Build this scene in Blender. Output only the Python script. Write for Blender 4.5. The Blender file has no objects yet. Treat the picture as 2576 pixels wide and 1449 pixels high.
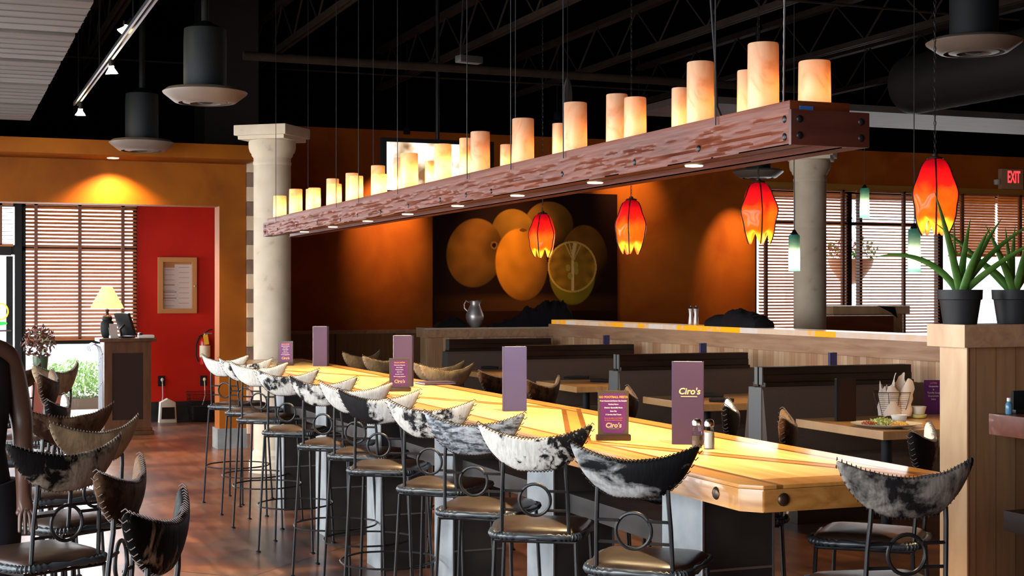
import bpy, bmesh, math, random
from mathutils import Vector, Matrix, noise
random.seed(7)
PI = math.pi
S = bpy.context.scene
COL = S.collection
# ------------------------------------------------------------------ camera
F = 3655.0; YAW = math.radians(21.58); CS, SN = math.cos(YAW), math.sin(YAW); HC = 1.65; HOR = 739.0
cd = bpy.data.cameras.new('camera'); cam = bpy.data.objects.new('camera', cd); COL.objects.link(cam)
cam.location = (0, 0, HC); cam.rotation_euler = (PI/2, 0, -YAW)
cd.sensor_width = 36; cd.lens = 36*F/2576; cd.shift_y = (HOR-724.5)/2576; cd.clip_start = .05; cd.clip_end = 300
S.camera = cam
def cw(xc, d, z=0.0): return Vector((xc*CS+d*SN, -xc*SN+d*CS, z))      # right/forward distances -> room coordinates
def atZ(u, v, z):
    d = (HC-z)*F/(v-HOR); return cw((u-1288)/F*d, d, z)
def atY(u, v, Y):
    k = (u-1288)/F; d = Y/(CS-k*SN); p = cw(k*d, d); p.z = HC-(v-HOR)*d/F; return p
def atX(u, v, X):
    k = (u-1288)/F; d = X/(k*CS+SN); p = cw(k*d, d); p.z = HC-(v-HOR)*d/F; return p
# ------------------------------------------------------------------ world, big lights, exposure
S.view_settings.view_transform = 'Standard'; S.view_settings.look = 'None'
S.view_settings.exposure = 0.0; S.view_settings.gamma = 1.0; S.view_settings.use_curve_mapping = False
S.cycles.use_denoising = True; S.cycles.max_bounces = 7; S.cycles.transparent_max_bounces = 12
S.cycles.sample_clamp_indirect = 4.0; S.cycles.caustics_reflective = False; S.cycles.caustics_refractive = False
W = bpy.data.worlds.new('sky'); S.world = W; W.use_nodes = True
W.node_tree.nodes['Background'].inputs[0].default_value = (.80, .90, 1.0, 1)
W.node_tree.nodes['Background'].inputs[1].default_value = 5.5
def area(name, loc, rot, sx, sy, power, col):
    l = bpy.data.lights.new(name, 'AREA'); l.shape = 'RECTANGLE'; l.size = sx; l.size_y = sy; l.energy = power; l.color = col
    o = bpy.data.objects.new(name, l); COL.objects.link(o); o.location = loc; o.rotation_euler = rot; return o
def spot(name, loc, target, power, col, angle, blend=.6, size=.03, parent=None):
    l = bpy.data.lights.new(name, 'SPOT'); l.energy = power; l.color = col; l.spot_size = math.radians(angle); l.spot_blend = blend; l.shadow_soft_size = size
    o = bpy.data.objects.new(name, l); COL.objects.link(o); o.location = loc
    o.rotation_euler = (Vector(target)-Vector(loc)).to_track_quat('-Z', 'Y').to_euler(); return o
def point(name, loc, power, col, size=.03):
    l = bpy.data.lights.new(name, 'POINT'); l.energy = power; l.color = col; l.shadow_soft_size = size
    o = bpy.data.objects.new(name, l); COL.objects.link(o); o.location = loc; return o
DAY = (.96, .98, 1.0); WARM = (1.0, .70, .36); HAL = (1.0, .78, .48)
area('daylight_left_opening', (-1.93, 6.5, 1.75), (0, -PI/2, 0), 2.7, 12.0, 480, DAY)      # daylight through the open left front
area('daylight_front_window', (.2, -3.88, 1.9), (PI/2, 0, 0), 3.0, 2.0, 26, (1, .93, .84))
area('daylight_foyer_left', (-1.93, 17.4, 1.5), (0, -PI/2, 0), 2.2, 2.6, 150, (1, .93, .84))
area('daylight_foyer_window', (1.7, 19.10, 1.6), (-PI/2, 0, 0), 1.3, 2.2, 60, (.95, .97, 1))
area('daylight_dining_window', (14.0, 19.0, 1.8), (-PI/2, 0, 0), 5.0, 2.0, 120, DAY)
sun = bpy.data.lights.new('sun', 'SUN'); sun.energy = 2.2; sun.color = (1, .94, .86); sun.angle = .12
so = bpy.data.objects.new('sun', sun); COL.objects.link(so)
so.rotation_euler = Vector((.80, .25, -.46)).to_track_quat('-Z', 'Y').to_euler()

# ------------------------------------------------------------------ materials
M = {}
def nodes(name):
    m = bpy.data.materials.new(name); m.use_nodes = True; nt = m.node_tree
    return m, nt, nt.nodes['Principled BSDF']
def N(nt, t, **kw):
    n = nt.nodes.new(t)
    for k, v in kw.items():
        if k.startswith('i'):
            key = k[1:]; n.inputs[int(key) if key.isdigit() else key].default_value = v
        else: setattr(n, k, v)
    return n
def mat(name, col, rough=.5, metal=0., emit=None, es=0., coat=0., trans=0.):
    m, nt, b = nodes(name); b.inputs['Base Color'].default_value = (*col, 1); b.inputs['Roughness'].default_value = rough
    b.inputs['Metallic'].default_value = metal; b.inputs['Coat Weight'].default_value = coat
    b.inputs['Transmission Weight'].default_value = trans
    if max(col) < .04: b.inputs['Specular IOR Level'].default_value = .0 if max(col) < .004 else .25
    if emit: b.inputs['Emission Color'].default_value = (*emit, 1); b.inputs['Emission Strength'].default_value = es
    M[name] = m; return m
def ramp(nt, stops, interp='LINEAR'):
    r = nt.nodes.new('ShaderNodeValToRGB'); e = r.color_ramp; e.interpolation = interp
    while len(e.elements) < len(stops): e.elements.new(.5)
    for el, (p, c) in zip(e.elements, stops): el.position = p; el.color = (*c, 1)
    return r
def coords(nt, scale=(1, 1, 1), loc=(0, 0, 0), rot=(0, 0, 0), kind='Object'):
    tc = N(nt, 'ShaderNodeTexCoord'); mp = N(nt, 'ShaderNodeMapping')
    mp.inputs['Scale'].default_value = scale; mp.inputs['Location'].default_value = loc; mp.inputs['Rotation'].default_value = rot
    nt.links.new(tc.outputs[kind], mp.inputs[0]); return mp
def nmat(name, stops, scale=5, vec=(1, 1, 1), rough=.5, bump=0., detail=4, coat=0., metal=0., dist=0., bscale=None, spec=.5, sheen=0.):
    m, nt, b = nodes(name); mp = coords(nt, vec); n = N(nt, 'ShaderNodeTexNoise')
    n.inputs['Scale'].default_value = scale; n.inputs['Detail'].default_value = detail; n.inputs['Distortion'].default_value = dist
    nt.links.new(mp.outputs[0], n.inputs['Vector']); r = ramp(nt, stops); nt.links.new(n.outputs['Fac'], r.inputs[0])
    nt.links.new(r.outputs[0], b.inputs['Base Color']); b.inputs['Roughness'].default_value = rough
    b.inputs['Coat Weight'].default_value = coat; b.inputs['Metallic'].default_value = metal
    b.inputs['Specular IOR Level'].default_value = spec; b.inputs['Sheen Weight'].default_value = sheen
    if bump:
        bp = N(nt, 'ShaderNodeBump'); bp.inputs['Strength'].default_value = bump; bp.inputs['Distance'].default_value = .01; src = n
        if bscale:
            src = N(nt, 'ShaderNodeTexNoise'); src.inputs['Scale'].default_value = bscale; nt.links.new(mp.outputs[0], src.inputs['Vector'])
        nt.links.new(src.outputs['Fac'], bp.inputs['Height']); nt.links.new(bp.outputs[0], b.inputs['Normal'])
    M[name] = m; return m
def sh(name, build):                       # free-form shader
    m, nt, b = nodes(name); build(m, nt, b); M[name] = m; return m

nmat('plaster_orange', [(.3, (.19, .047, .002)), (.55, (.27, .075, .002)), (.75, (.33, .10, .003))], 1.6, spec=.2, rough=.62, detail=6, dist=.6)
nmat('plaster_burnt', [(.3, (.32, .065, .006)), (.55, (.44, .105, .009)), (.75, (.52, .135, .013))], 1.3, spec=.2, rough=.62, detail=6, dist=.8)
nmat('paint_red', [(.3, (.40, .009, .003)), (.7, (.47, .013, .005))], 3, rough=.55, spec=.2)
mat('black_paint', (.003, .003, .004), .8); mat('dark_metal', (.010, .012, .015), .42, .6); mat('ceiling_black', (.0012, .0012, .0015), 1.)
mat('duct_grey', (.009, .007, .006), .7); nmat('joist', [(.3, (.016, .010, .007)), (.7, (.026, .017, .012))], 6, rough=.8, spec=.1)
nmat('panel_grey', [(.35, (.075, .062, .055)), (.65, (.10, .085, .075))], 2, vec=(1, 8, 1), rough=.7)
nmat('limestone', [(.22, (.34, .27, .19)), (.36, (.50, .41, .30)), (.7, (.57, .475, .36))], 7, rough=.85, bump=.12, detail=8)
nmat('quoin_light', [(.3, (.55, .38, .24)), (.7, (.68, .52, .36))], 6, rough=.7); nmat('quoin_dark', [(.3, (.16, .09, .06)), (.7, (.24, .15, .10))], 6, rough=.7)
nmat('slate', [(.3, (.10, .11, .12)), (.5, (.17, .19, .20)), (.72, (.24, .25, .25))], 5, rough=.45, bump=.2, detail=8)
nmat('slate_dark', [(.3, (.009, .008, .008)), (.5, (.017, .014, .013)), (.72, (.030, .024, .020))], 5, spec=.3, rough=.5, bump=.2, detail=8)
nmat('hewn_wood', [(.25, (.075, .013, .004)), (.5, (.11, .021, .006)), (.72, (.145, .030, .009))], 3, vec=(3, .5, 6), rough=.45, spec=.25, bump=.15, bscale=9, dist=1.)
nmat('end_wood', [(.3, (.050, .010, .006)), (.7, (.085, .018, .010))], 5, vec=(1, 1, 6), rough=.5)
nmat('maple', [(.25, (.52, .29, .14)), (.5, (.64, .40, .21)), (.75, (.74, .50, .29))], 2.2, vec=(3, 3, 1), rough=.4, dist=.4)
nmat('table_wood', [(.3, (.42, .21, .08)), (.7, (.62, .36, .15))], 3, vec=(8, 1, 1), rough=.3, coat=.3)
nmat('trim_wood', [(.3, (.36, .19, .10)), (.5, (.46, .26, .15)), (.75, (.55, .34, .2))], 3, vec=(6, .6, 6), rough=.4, dist=.8)
nmat('cherry', [(.3, (.10, .020, .009)), (.7, (.18, .045, .018))], 3, vec=(1, 6, 6), rough=.35, coat=.2)
nmat('espresso', [(.3, (.012, .005, .003)), (.7, (.026, .011, .006))], 3, vec=(1, 5, 8), rough=.38, spec=.3)
nmat('stand_wood', [(.3, (.055, .019, .007)), (.7, (.10, .038, .013))], 4, vec=(5, 5, 1), rough=.45, spec=.3); mat('stand_panel', (.020, .008, .005), .4)
nmat('taupe_vinyl', [(.3, (.085, .055, .040)), (.7, (.115, .078, .058))], 160, rough=.5, spec=.3, bump=.15)
mat('vinyl_daylit', (.12, .125, .12), .35)
nmat('seat_leather', [(.3, (.016, .008, .006)), (.55, (.032, .017, .011)), (.8, (.058, .033, .021))], 9, rough=.33, bump=.2, detail=6)
mat('lace', (.030, .038, .045), .30); mat('thread', (.05, .03, .022), .7); mat('suede', (.30, .17, .10), .8)
nmat('iron', [(.35, (.006, .007, .009)), (.7, (.016, .014, .014))], 20, rough=.40, metal=.2, spec=.35, bump=.1); mat('steel', (.30, .32, .34), .35, .9)
mat('joist_grey', (.05, .05, .05), .7); mat('iron_grey', (.10, .10, .10), .4, .7); mat('bronze', (.08, .05, .035), .35, .8); mat('purple_board', (.034, .011, .042), .65); mat('blue_board', (.050, .048, .15), .65); mat('paper', (.75, .70, .66), .7)
mat('gold_ink', (.80, .45, .20), .5); mat('orange_ink', (.85, .30, .03), .5); mat('white_ink', (.8, .66, .6), .5); mat('holder_frame', (.055, .042, .028), .3)
nmat('print_purple', [(.3, (.07, .010, .11)), (.7, (.11, .018, .11))], 14, rough=.35); mat('pewter', (.62, .58, .56), .42, .8)
mat('chrome', (.75, .72, .68), .15, 1.); mat('salt', (.82, .78, .70), .9); mat('pepper', (.20, .13, .08), .9)
mat('porcelain', (.72, .72, .70), .2); mat('black_cloth', (.006, .005, .007), .9); mat('napkin_black', (.012, .010, .010), .85)
mat('pot_black', (.018, .019, .021), .5); mat('soil', (.10, .075, .05), .9); nmat('aloe_leaf', [(.3, (.05, .16, .025)), (.6, (.10, .24, .04)), (.8, (.18, .30, .08))], 8, vec=(1, 1, 3), rough=.4)
mat('leaf_green', (.10, .26, .04), .5); mat('leaf_pale', (.34, .55, .20), .6); mat('leaf_maroon', (.13, .05, .035), .5); mat('pot_green', (.04, .09, .05), .3); mat('terracotta', (.24, .06, .035), .5)
mat('blue_tape', (.02, .12, .40), .6); mat('frame_oak', (.42, .19, .06), .45); mat('papers', (.58, .50, .46), .8); mat('ink_grey', (.12, .10, .10), .8)
mat('ext_red', (.45, .012, .012), .3); mat('yellow_tag', (.85, .50, .02), .6); mat('ext_label', (.75, .68, .5), .6); mat('rubber', (.012, .012, .012), .6)
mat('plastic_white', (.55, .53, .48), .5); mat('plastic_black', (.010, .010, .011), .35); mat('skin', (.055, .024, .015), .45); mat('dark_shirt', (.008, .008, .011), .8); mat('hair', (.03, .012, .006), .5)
mat('pavement', (.75, .74, .70), .8); mat('facade', (.85, .83, .80), .8); mat('facade_dark', (.40, .46, .52), .5); mat('car_paint', (.35, .40, .46), .3, .3)
mat('mustard_trim', (.42, .20, .035), .5); mat('basket_wicker', (.33, .15, .07), .6); mat('tape_brown', (.16, .06, .035), .7); mat('door_frame', (.010, .012, .014), .4)
mat('green_neon', (0, .4, .02), .5, emit=(.05, 1, .1), es=1.2); mat('yellow_neon', (.8, .5, .0), .5, emit=(1, .75, .02), es=1.2)
mat('bulb', (1, .8, .5), .5, emit=(1, .72, .35), es=60); mat('puck', (1, .9, .7), .5, emit=(1, .78, .45), es=7); mat('can_light', (1, .8, .5), .5, emit=(1, .75, .4), es=9)
mat('exit_red', (.5, .01, .01), .5, emit=(1, .04, .05), es=2.2); mat('exit_body', (.50, .30, .17), .5); mat('water_blue', (.12, .32, .50), .15, trans=.3)
mat('gauze', (.72, .60, .50), .8); mat('rice', (.75, .45, .10), .8); mat('lettuce', (.55, .62, .22), .8); mat('salsa', (.45, .10, .03), .7); mat('candle_cap', (.30, .16, .08), .8)
def b_screen(m, nt, b):
    mp = coords(nt, (1, 1, 1)); n = N(nt, 'ShaderNodeTexNoise'); n.inputs['Scale'].default_value = 3.2; n.inputs['Detail'].default_value = 3; nt.links.new(mp.outputs[0], n.inputs[0])
    r = ramp(nt, [(.36, (.28, .13, .05)), (.46, (.85, .62, .38)), (.53, (1, .97, .92)), (.70, (1, 1, 1))]); nt.links.new(n.outputs['Fac'], r.inputs[0])
    nt.links.new(r.outputs[0], b.inputs['Emission Color']); b.inputs['Emission Strength'].default_value = 1.15; b.inputs['Base Color'].default_value = (.02, .02, .02, 1)
sh('tv_screen', b_screen)
def b_floor(m, nt, b):
    mp = coords(nt, (1, 1, 1)); n = N(nt, 'ShaderNodeTexNoise'); n.inputs['Scale'].default_value = .8; n.inputs['Detail'].default_value = 8; n.inputs['Distortion'].default_value = 1.2
    nt.links.new(mp.outputs[0], n.inputs[0]); r = ramp(nt, [(.34, (.060, .040, .036)), (.45, (.13, .050, .030)), (.54, (.23, .095, .048)), (.66, (.19, .115, .085))]); nt.links.new(n.outputs['Fac'], r.inputs[0])
    n2 = N(nt, 'ShaderNodeTexNoise'); n2.inputs['Scale'].default_value = 2.0; n2.inputs['Detail'].default_value = 6
    mp2 = coords(nt, (6, .8, 1), rot=(0, 0, .9)); nt.links.new(mp2.outputs[0], n2.inputs[0])
    mx = N(nt, 'ShaderNodeMix', data_type='RGBA', blend_type='MULTIPLY'); mx.inputs[0].default_value = .8; r2 = ramp(nt, [(.38, (.50, .47, .46)), (.60, (1, 1, 1))])
    nt.links.new(n2.outputs['Fac'], r2.inputs[0]); nt.links.new(r.outputs[0], mx.inputs[6]); nt.links.new(r2.outputs[0], mx.inputs[7])
    br = N(nt, 'ShaderNodeTexBrick'); br.offset = 0; br.inputs['Color1'].default_value = br.inputs['Color2'].default_value = (1, 1, 1, 1); br.inputs['Mortar'].default_value = (.35, .35, .35, 1)
    br.inputs['Scale'].default_value = .42; br.inputs['Mortar Size'].default_value = .003; br.inputs['Brick Width'].default_value = 1; br.inputs['Row Height'].default_value = 1
    mp3 = coords(nt, (1, 1, 1), rot=(0, 0, .785)); nt.links.new(mp3.outputs[0], br.inputs[0])
    my = N(nt, 'ShaderNodeMix', data_type='RGBA', blend_type='MULTIPLY'); my.inputs[0].default_value = 1; nt.links.new(mx.outputs[2], my.inputs[6]); nt.links.new(br.outputs[0], my.inputs[7])
    nt.links.new(my.outputs[2], b.inputs['Base Color']); b.inputs['Roughness'].default_value = .30; b.inputs['Specular IOR Level'].default_value = .45
sh('concrete_stained', b_floor)
def b_bar(m, nt, b):                                     # lacquered tabletop: pale panels, darker inlay bands along the edges and on diagonals
    tc = N(nt, 'ShaderNodeTexCoord'); sp = N(nt, 'ShaderNodeSeparateXYZ'); nt.links.new(tc.outputs['Object'], sp.inputs[0])
    def ma(op, a, bb=None, c=None):
        n = N(nt, 'ShaderNodeMath', operation=op)
        for i, v in enumerate((a, bb, c)):
            if v is None: continue
            if isinstance(v, (int, float)): n.inputs[i].default_value = v
            else: nt.links.new(v, n.inputs[i])
        return n.outputs[0]
    x, y = sp.outputs[0], sp.outputs[1]
    ax = ma('ABSOLUTE', x); edge = ma('GREATER_THAN', ax, .285)
    line = ma('LESS_THAN', ma('ABSOLUTE', ma('SUBTRACT', ax, .275)), .012)
    tri = ma('PINGPONG', ma('ADD', y, .15), 1.45)        # zigzag crossing the top once per module
    dz = ma('ABSOLUTE', ma('SUBTRACT', x, ma('SUBTRACT', ma('MULTIPLY', tri, .42), .30)))
    diag = ma('LESS_THAN', ma('ABSOLUTE', ma('SUBTRACT', dz, .040)), .013)
    wide = ma('LESS_THAN', dz, .040)
    endb = ma('GREATER_THAN', ma('ABSOLUTE', y), 4.34)
    mp = coords(nt, (7, .5, 7)); n = N(nt, 'ShaderNodeTexNoise'); n.inputs['Scale'].default_value = 3; n.inputs['Detail'].default_value = 6; n.inputs['Distortion'].default_value = .5; nt.links.new(mp.outputs[0], n.inputs[0])
    light = ramp(nt, [(.3, (.66, .36, .11)), (.5, (.78, .50, .19)), (.7, (.86, .62, .28))]); dark = ramp(nt, [(.3, (.13, .04, .008)), (.7, (.26, .10, .022))]); mid = ramp(nt, [(.3, (.42, .17, .035)), (.7, (.58, .28, .07))])
    for r in (light, dark, mid): nt.links.new(n.outputs['Fac'], r.inputs[0])
    def mixc(f, a, c):
        mm = N(nt, 'ShaderNodeMix', data_type='RGBA'); nt.links.new(f, mm.inputs[0]); nt.links.new(a, mm.inputs[6]); nt.links.new(c, mm.inputs[7]); return mm.outputs[2]
    c = mixc(ma('MAXIMUM', wide, ma('MAXIMUM', edge, endb)), light.outputs[0], mid.outputs[0]); c = mixc(ma('MAXIMUM', line, diag), c, dark.outputs[0])
    nt.links.new(c, b.inputs['Base Color']); b.inputs['Roughness'].default_value = .30; b.inputs['Coat Weight'].default_value = .22; b.inputs['Coat Roughness'].default_value = .14
sh('bar_lacquer', b_bar)
nmat('bar_edge', [(.3, (.30, .12, .025)), (.6, (.44, .20, .05)), (.8, (.52, .26, .07))], 3, vec=(3, 1, 9), rough=.25, coat=.5, dist=.8)
def b_boards(c1, c2, c3, w=9.0, axis='X'):
    def f(m, nt, b):
        mp = coords(nt, (1, 1, 1)); sp = N(nt, 'ShaderNodeSeparateXYZ'); nt.links.new(mp.outputs[0], sp.inputs[0])
        a = N(nt, 'ShaderNodeMath', operation='ADD'); nt.links.new(sp.outputs[0], a.inputs[0]); nt.links.new(sp.outputs[1], a.inputs[1])
        s = N(nt, 'ShaderNodeMath', operation='MULTIPLY'); s.inputs[1].default_value = w; nt.links.new(a.outputs[0], s.inputs[0])
        fl = N(nt, 'ShaderNodeMath', operation='FLOOR'); nt.links.new(s.outputs[0], fl.inputs[0]); wn = N(nt, 'ShaderNodeTexWhiteNoise', noise_dimensions='1D'); nt.links.new(fl.outputs[0], wn.inputs['W'])
        r = ramp(nt, [(.0, c1), (.5, c2), (1, c3)]); nt.links.new(wn.outputs[0], r.inputs[0])
        n = N(nt, 'ShaderNodeTexNoise'); n.inputs['Scale'].default_value = 3; n.inputs['Detail'].default_value = 5; mp2 = coords(nt, (10, 10, .8)); nt.links.new(mp2.outputs[0], n.inputs[0])
        r2 = ramp(nt, [(.3, (.75, .72, .70)), (.7, (1, 1, 1))]); nt.links.new(n.outputs['Fac'], r2.inputs[0])
        fr = N(nt, 'ShaderNodeMath', operation='FRACT'); nt.links.new(s.outputs[0], fr.inputs[0]); gp = N(nt, 'ShaderNodeMath', operation='GREATER_THAN'); gp.inputs[1].default_value = .03; nt.links.new(fr.outputs[0], gp.inputs[0])
        mx = N(nt, 'ShaderNodeMix', data_type='RGBA', blend_type='MULTIPLY'); mx.inputs[0].default_value = 1; nt.links.new(r.outputs[0], mx.inputs[6]); nt.links.new(r2.outputs[0], mx.inputs[7])
        m2 = N(nt, 'ShaderNodeMix', data_type='RGBA'); nt.links.new(gp.outputs[0], m2.inputs[0]); m2.inputs[6].default_value = (c1[0]*.4, c1[1]*.4, c1[2]*.4, 1); nt.links.new(mx.outputs[2], m2.inputs[7])
        nt.links.new(m2.outputs[2], b.inputs['Base Color']); b.inputs['Roughness'].default_value = .42
    return f
sh('maple_boards', b_boards((.50, .26, .13), (.66, .41, .23), (.78, .54, .33), 11)); sh('oak_boards', b_boards((.30, .15, .07), (.40, .22, .11), (.50, .30, .16), 8.5))
sh('wainscot', b_boards((.24, .11, .045), (.32, .16, .065), (.38, .2, .085), 1.2))
def b_onyx(m, nt, b):                                    # backlit stone blocks
    mp = coords(nt, (1, 1, 1)); sp = N(nt, 'ShaderNodeSeparateXYZ'); nt.links.new(mp.outputs[0], sp.inputs[0])
    s = N(nt, 'ShaderNodeMath', operation='MULTIPLY'); s.inputs[1].default_value = 3.1; nt.links.new(sp.outputs[1], s.inputs[0]); fl = N(nt, 'ShaderNodeMath', operation='FLOOR'); nt.links.new(s.outputs[0], fl.inputs[0])
    wn = N(nt, 'ShaderNodeTexWhiteNoise', noise_dimensions='1D'); nt.links.new(fl.outputs[0], wn.inputs['W']); n = N(nt, 'ShaderNodeTexNoise'); n.inputs['Scale'].default_value = 9; n.inputs['Detail'].default_value = 6; nt.links.new(mp.outputs[0], n.inputs[0])
    ad = N(nt, 'ShaderNodeMath', operation='MULTIPLY_ADD'); nt.links.new(n.outputs['Fac'], ad.inputs[0]); ad.inputs[1].default_value = .9; nt.links.new(wn.outputs[0], ad.inputs[2])
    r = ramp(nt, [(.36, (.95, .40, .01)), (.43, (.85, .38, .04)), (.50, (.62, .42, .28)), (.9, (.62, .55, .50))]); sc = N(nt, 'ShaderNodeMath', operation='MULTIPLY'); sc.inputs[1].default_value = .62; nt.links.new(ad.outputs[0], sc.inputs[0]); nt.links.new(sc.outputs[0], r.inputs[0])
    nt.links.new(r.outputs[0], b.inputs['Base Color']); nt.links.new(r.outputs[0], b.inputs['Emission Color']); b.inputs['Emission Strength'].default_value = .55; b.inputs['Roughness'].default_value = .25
sh('onyx', b_onyx)
def translucent(name, stops, scale, trans, zramp=None, rough=.3, vec=(1, 1, 1)):
    def f(m, nt, b):
        mp = coords(nt, vec); n = N(nt, 'ShaderNodeTexNoise'); n.inputs['Scale'].default_value = scale; n.inputs['Detail'].default_value = 5; n.inputs['Distortion'].default_value = 1.; nt.links.new(mp.outputs[0], n.inputs[0])
        if zramp:
            sp = N(nt, 'ShaderNodeSeparateXYZ'); nt.links.new(coords(nt).outputs[0], sp.inputs[0]); mr = N(nt, 'ShaderNodeMapRange'); mr.inputs[1].default_value, mr.inputs[2].default_value = zramp; nt.links.new(sp.outputs[2], mr.inputs[0])
            a = N(nt, 'ShaderNodeMath', operation='MULTIPLY_ADD'); nt.links.new(n.outputs['Fac'], a.inputs[0]); a.inputs[1].default_value = .35; nt.links.new(mr.outputs[0], a.inputs[2]); sub = N(nt, 'ShaderNodeMath', operation='SUBTRACT'); nt.links.new(a.outputs[0], sub.inputs[0]); sub.inputs[1].default_value = .17; src = sub.outputs[0]
        else: src = n.outputs['Fac']
        r = ramp(nt, stops); nt.links.new(src, r.inputs[0]); nt.links.new(r.outputs[0], b.inputs['Base Color']); b.inputs['Roughness'].default_value = rough
        t = N(nt, 'ShaderNodeBsdfTranslucent'); nt.links.new(r.outputs[0], t.inputs[0]); mx = N(nt, 'ShaderNodeMixShader'); mx.inputs[0].default_value = trans
        nt.links.new(b.outputs[0], mx.inputs[1]); nt.links.new(t.outputs[0], mx.inputs[2]); nt.links.new(mx.outputs[0], nt.nodes['Material Output'].inputs[0])
    sh(name, f)
translucent('alabaster', [(.28, (.50, .22, .09)), (.42, (.64, .42, .26)), (.7, (.70, .56, .41))], 9, .42, vec=(1, 1, .8), rough=.35)
translucent('red_glass', [(.0, (.88, .04, .01)), (.28, (.92, .17, .012)), (.5, (.88, .08, .01)), (.68, (.75, .010, .010)), (1., (.38, .004, .03))], 7, .6, zramp=(-.52, 0.), rough=.08)
translucent('teal_glass', [(.0, (.25, .55, .45)), (.4, (.70, .85, .62)), (.6, (.45, .62, .42)), (1., (.06, .28, .26))], 12, .6, zramp=(-.36, 0.), rough=.1)
translucent('slat_wood', [(.3, (.58, .27, .11)), (.7, (.68, .34, .15))], 3, .62, rough=.4)
translucent('lamp_shade', [(.3, (.85, .60, .25)), (.7, (.95, .75, .40))], 4, .55)
def b_glass(m, nt, b):
    t = N(nt, 'ShaderNodeBsdfTransparent'); g = N(nt, 'ShaderNodeBsdfGlossy'); g.inputs['Roughness'].default_value = .02; mx = N(nt, 'ShaderNodeMixShader'); mx.inputs[0].default_value = .06
    nt.links.new(t.outputs[0], mx.inputs[1]); nt.links.new(g.outputs[0], mx.inputs[2]); nt.links.new(mx.outputs[0], nt.nodes['Material Output'].inputs[0])
sh('window_glass', b_glass)
def b_clear(m, nt, b):
    t = N(nt, 'ShaderNodeBsdfTransparent'); t.inputs[0].default_value = (.93, .95, .95, 1); g = N(nt, 'ShaderNodeBsdfGlossy'); g.inputs['Roughness'].default_value = .05; mx = N(nt, 'ShaderNodeMixShader'); lw = N(nt, 'ShaderNodeLayerWeight'); lw.inputs[0].default_value = .35
    nt.links.new(lw.outputs['Facing'], mx.inputs[0]); nt.links.new(t.outputs[0], mx.inputs[1]); nt.links.new(g.outputs[0], mx.inputs[2]); nt.links.new(mx.outputs[0], nt.nodes['Material Output'].inputs[0])
sh('clear_glass', b_clear)
def fur(name, base, dark, thr, sc, soft=.03, seed=0., gx=0., gz=0., vec=(1, 1, 1)):
    def f(m, nt, b):
        w = coords(nt, (1, 1, 1), loc=(seed, seed*.7, seed*1.3)); n = N(nt, 'ShaderNodeTexNoise'); n.inputs['Scale'].default_value = sc; n.inputs['Detail'].default_value = 8; n.inputs['Roughness'].default_value = .62; n.inputs['Distortion'].default_value = .35
        mv = N(nt, 'ShaderNodeVectorMath', operation='MULTIPLY'); mv.inputs[1].default_value = vec; nt.links.new(w.outputs[0], mv.inputs[0]); nt.links.new(mv.outputs[0], n.inputs[0])
        big = N(nt, 'ShaderNodeTexNoise'); big.inputs['Scale'].default_value = 3.2; nt.links.new(w.outputs[0], big.inputs[0]); a = N(nt, 'ShaderNodeMath', operation='MULTIPLY_ADD'); nt.links.new(big.outputs['Fac'], a.inputs[0]); a.inputs[1].default_value = .7; nt.links.new(n.outputs['Fac'], a.inputs[2])
        if gx or gz:
            sp = N(nt, 'ShaderNodeSeparateXYZ'); nt.links.new(coords(nt, loc=(0, 0, -1.08)).outputs[0], sp.inputs[0]); g1 = N(nt, 'ShaderNodeMath', operation='MULTIPLY_ADD'); nt.links.new(sp.outputs[0], g1.inputs[0]); g1.inputs[1].default_value = gx; nt.links.new(a.outputs[0], g1.inputs[2]); a = N(nt, 'ShaderNodeMath', operation='MULTIPLY_ADD'); nt.links.new(sp.outputs[2], a.inputs[0]); a.inputs[1].default_value = gz; nt.links.new(g1.outputs[0], a.inputs[2])
        r = ramp(nt, [(max(0, thr-soft), base), (min(1, thr+soft), dark)]); hf = N(nt, 'ShaderNodeMath', operation='MULTIPLY'); hf.inputs[1].default_value = .60; nt.links.new(a.outputs[0], hf.inputs[0]); nt.links.new(hf.outputs[0], r.inputs[0])
        st = N(nt, 'ShaderNodeTexNoise'); st.inputs['Scale'].default_value = 30; st.inputs['Detail'].default_value = 5; mp = coords(nt, (3.5, 3.5, .7), rot=(.0, .5, 0)); nt.links.new(mp.outputs[0], st.inputs[0])
        r2 = ramp(nt, [(.3, (.62, .60, .58)), (.65, (1, 1, 1))]); nt.links.new(st.outputs['Fac'], r2.inputs[0]); mx = N(nt, 'ShaderNodeMix', data_type='RGBA', blend_type='MULTIPLY'); mx.inputs[0].default_value = .8
        nt.links.new(r.outputs[0], mx.inputs[6]); nt.links.new(r2.outputs[0], mx.inputs[7]); nt.links.new(mx.outputs[2], b.inputs['Base Color']); b.inputs['Roughness'].default_value = .55; b.inputs['Specular IOR Level'].default_value = .06
        bp = N(nt, 'ShaderNodeBump'); bp.inputs['Strength'].default_value = .35; bp.inputs['Distance'].default_value = .004; nt.links.new(st.outputs['Fac'], bp.inputs['Height']); nt.links.new(bp.outputs[0], b.inputs['Normal'])
    sh(name, f)
WH = (.50, .485, .45); BK = (.012, .011, .012)
fur('hide_white', WH, (.10, .09, .09), .66, 16, seed=1.); fur('hide_white2', (.56, .55, .51), BK, .565, 30, seed=21.3, gx=.35, gz=.9); fur('hide_patch2', WH, BK, .515, 14, seed=31.); fur('hide_speckle', WH, BK, .555, 22, seed=2.3); fur('hide_patch', WH, BK, .535, 13, seed=5.1); fur('hide_cream', (.58, .56, .50), (.30, .28, .26), .60, 9, seed=3.7)
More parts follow.
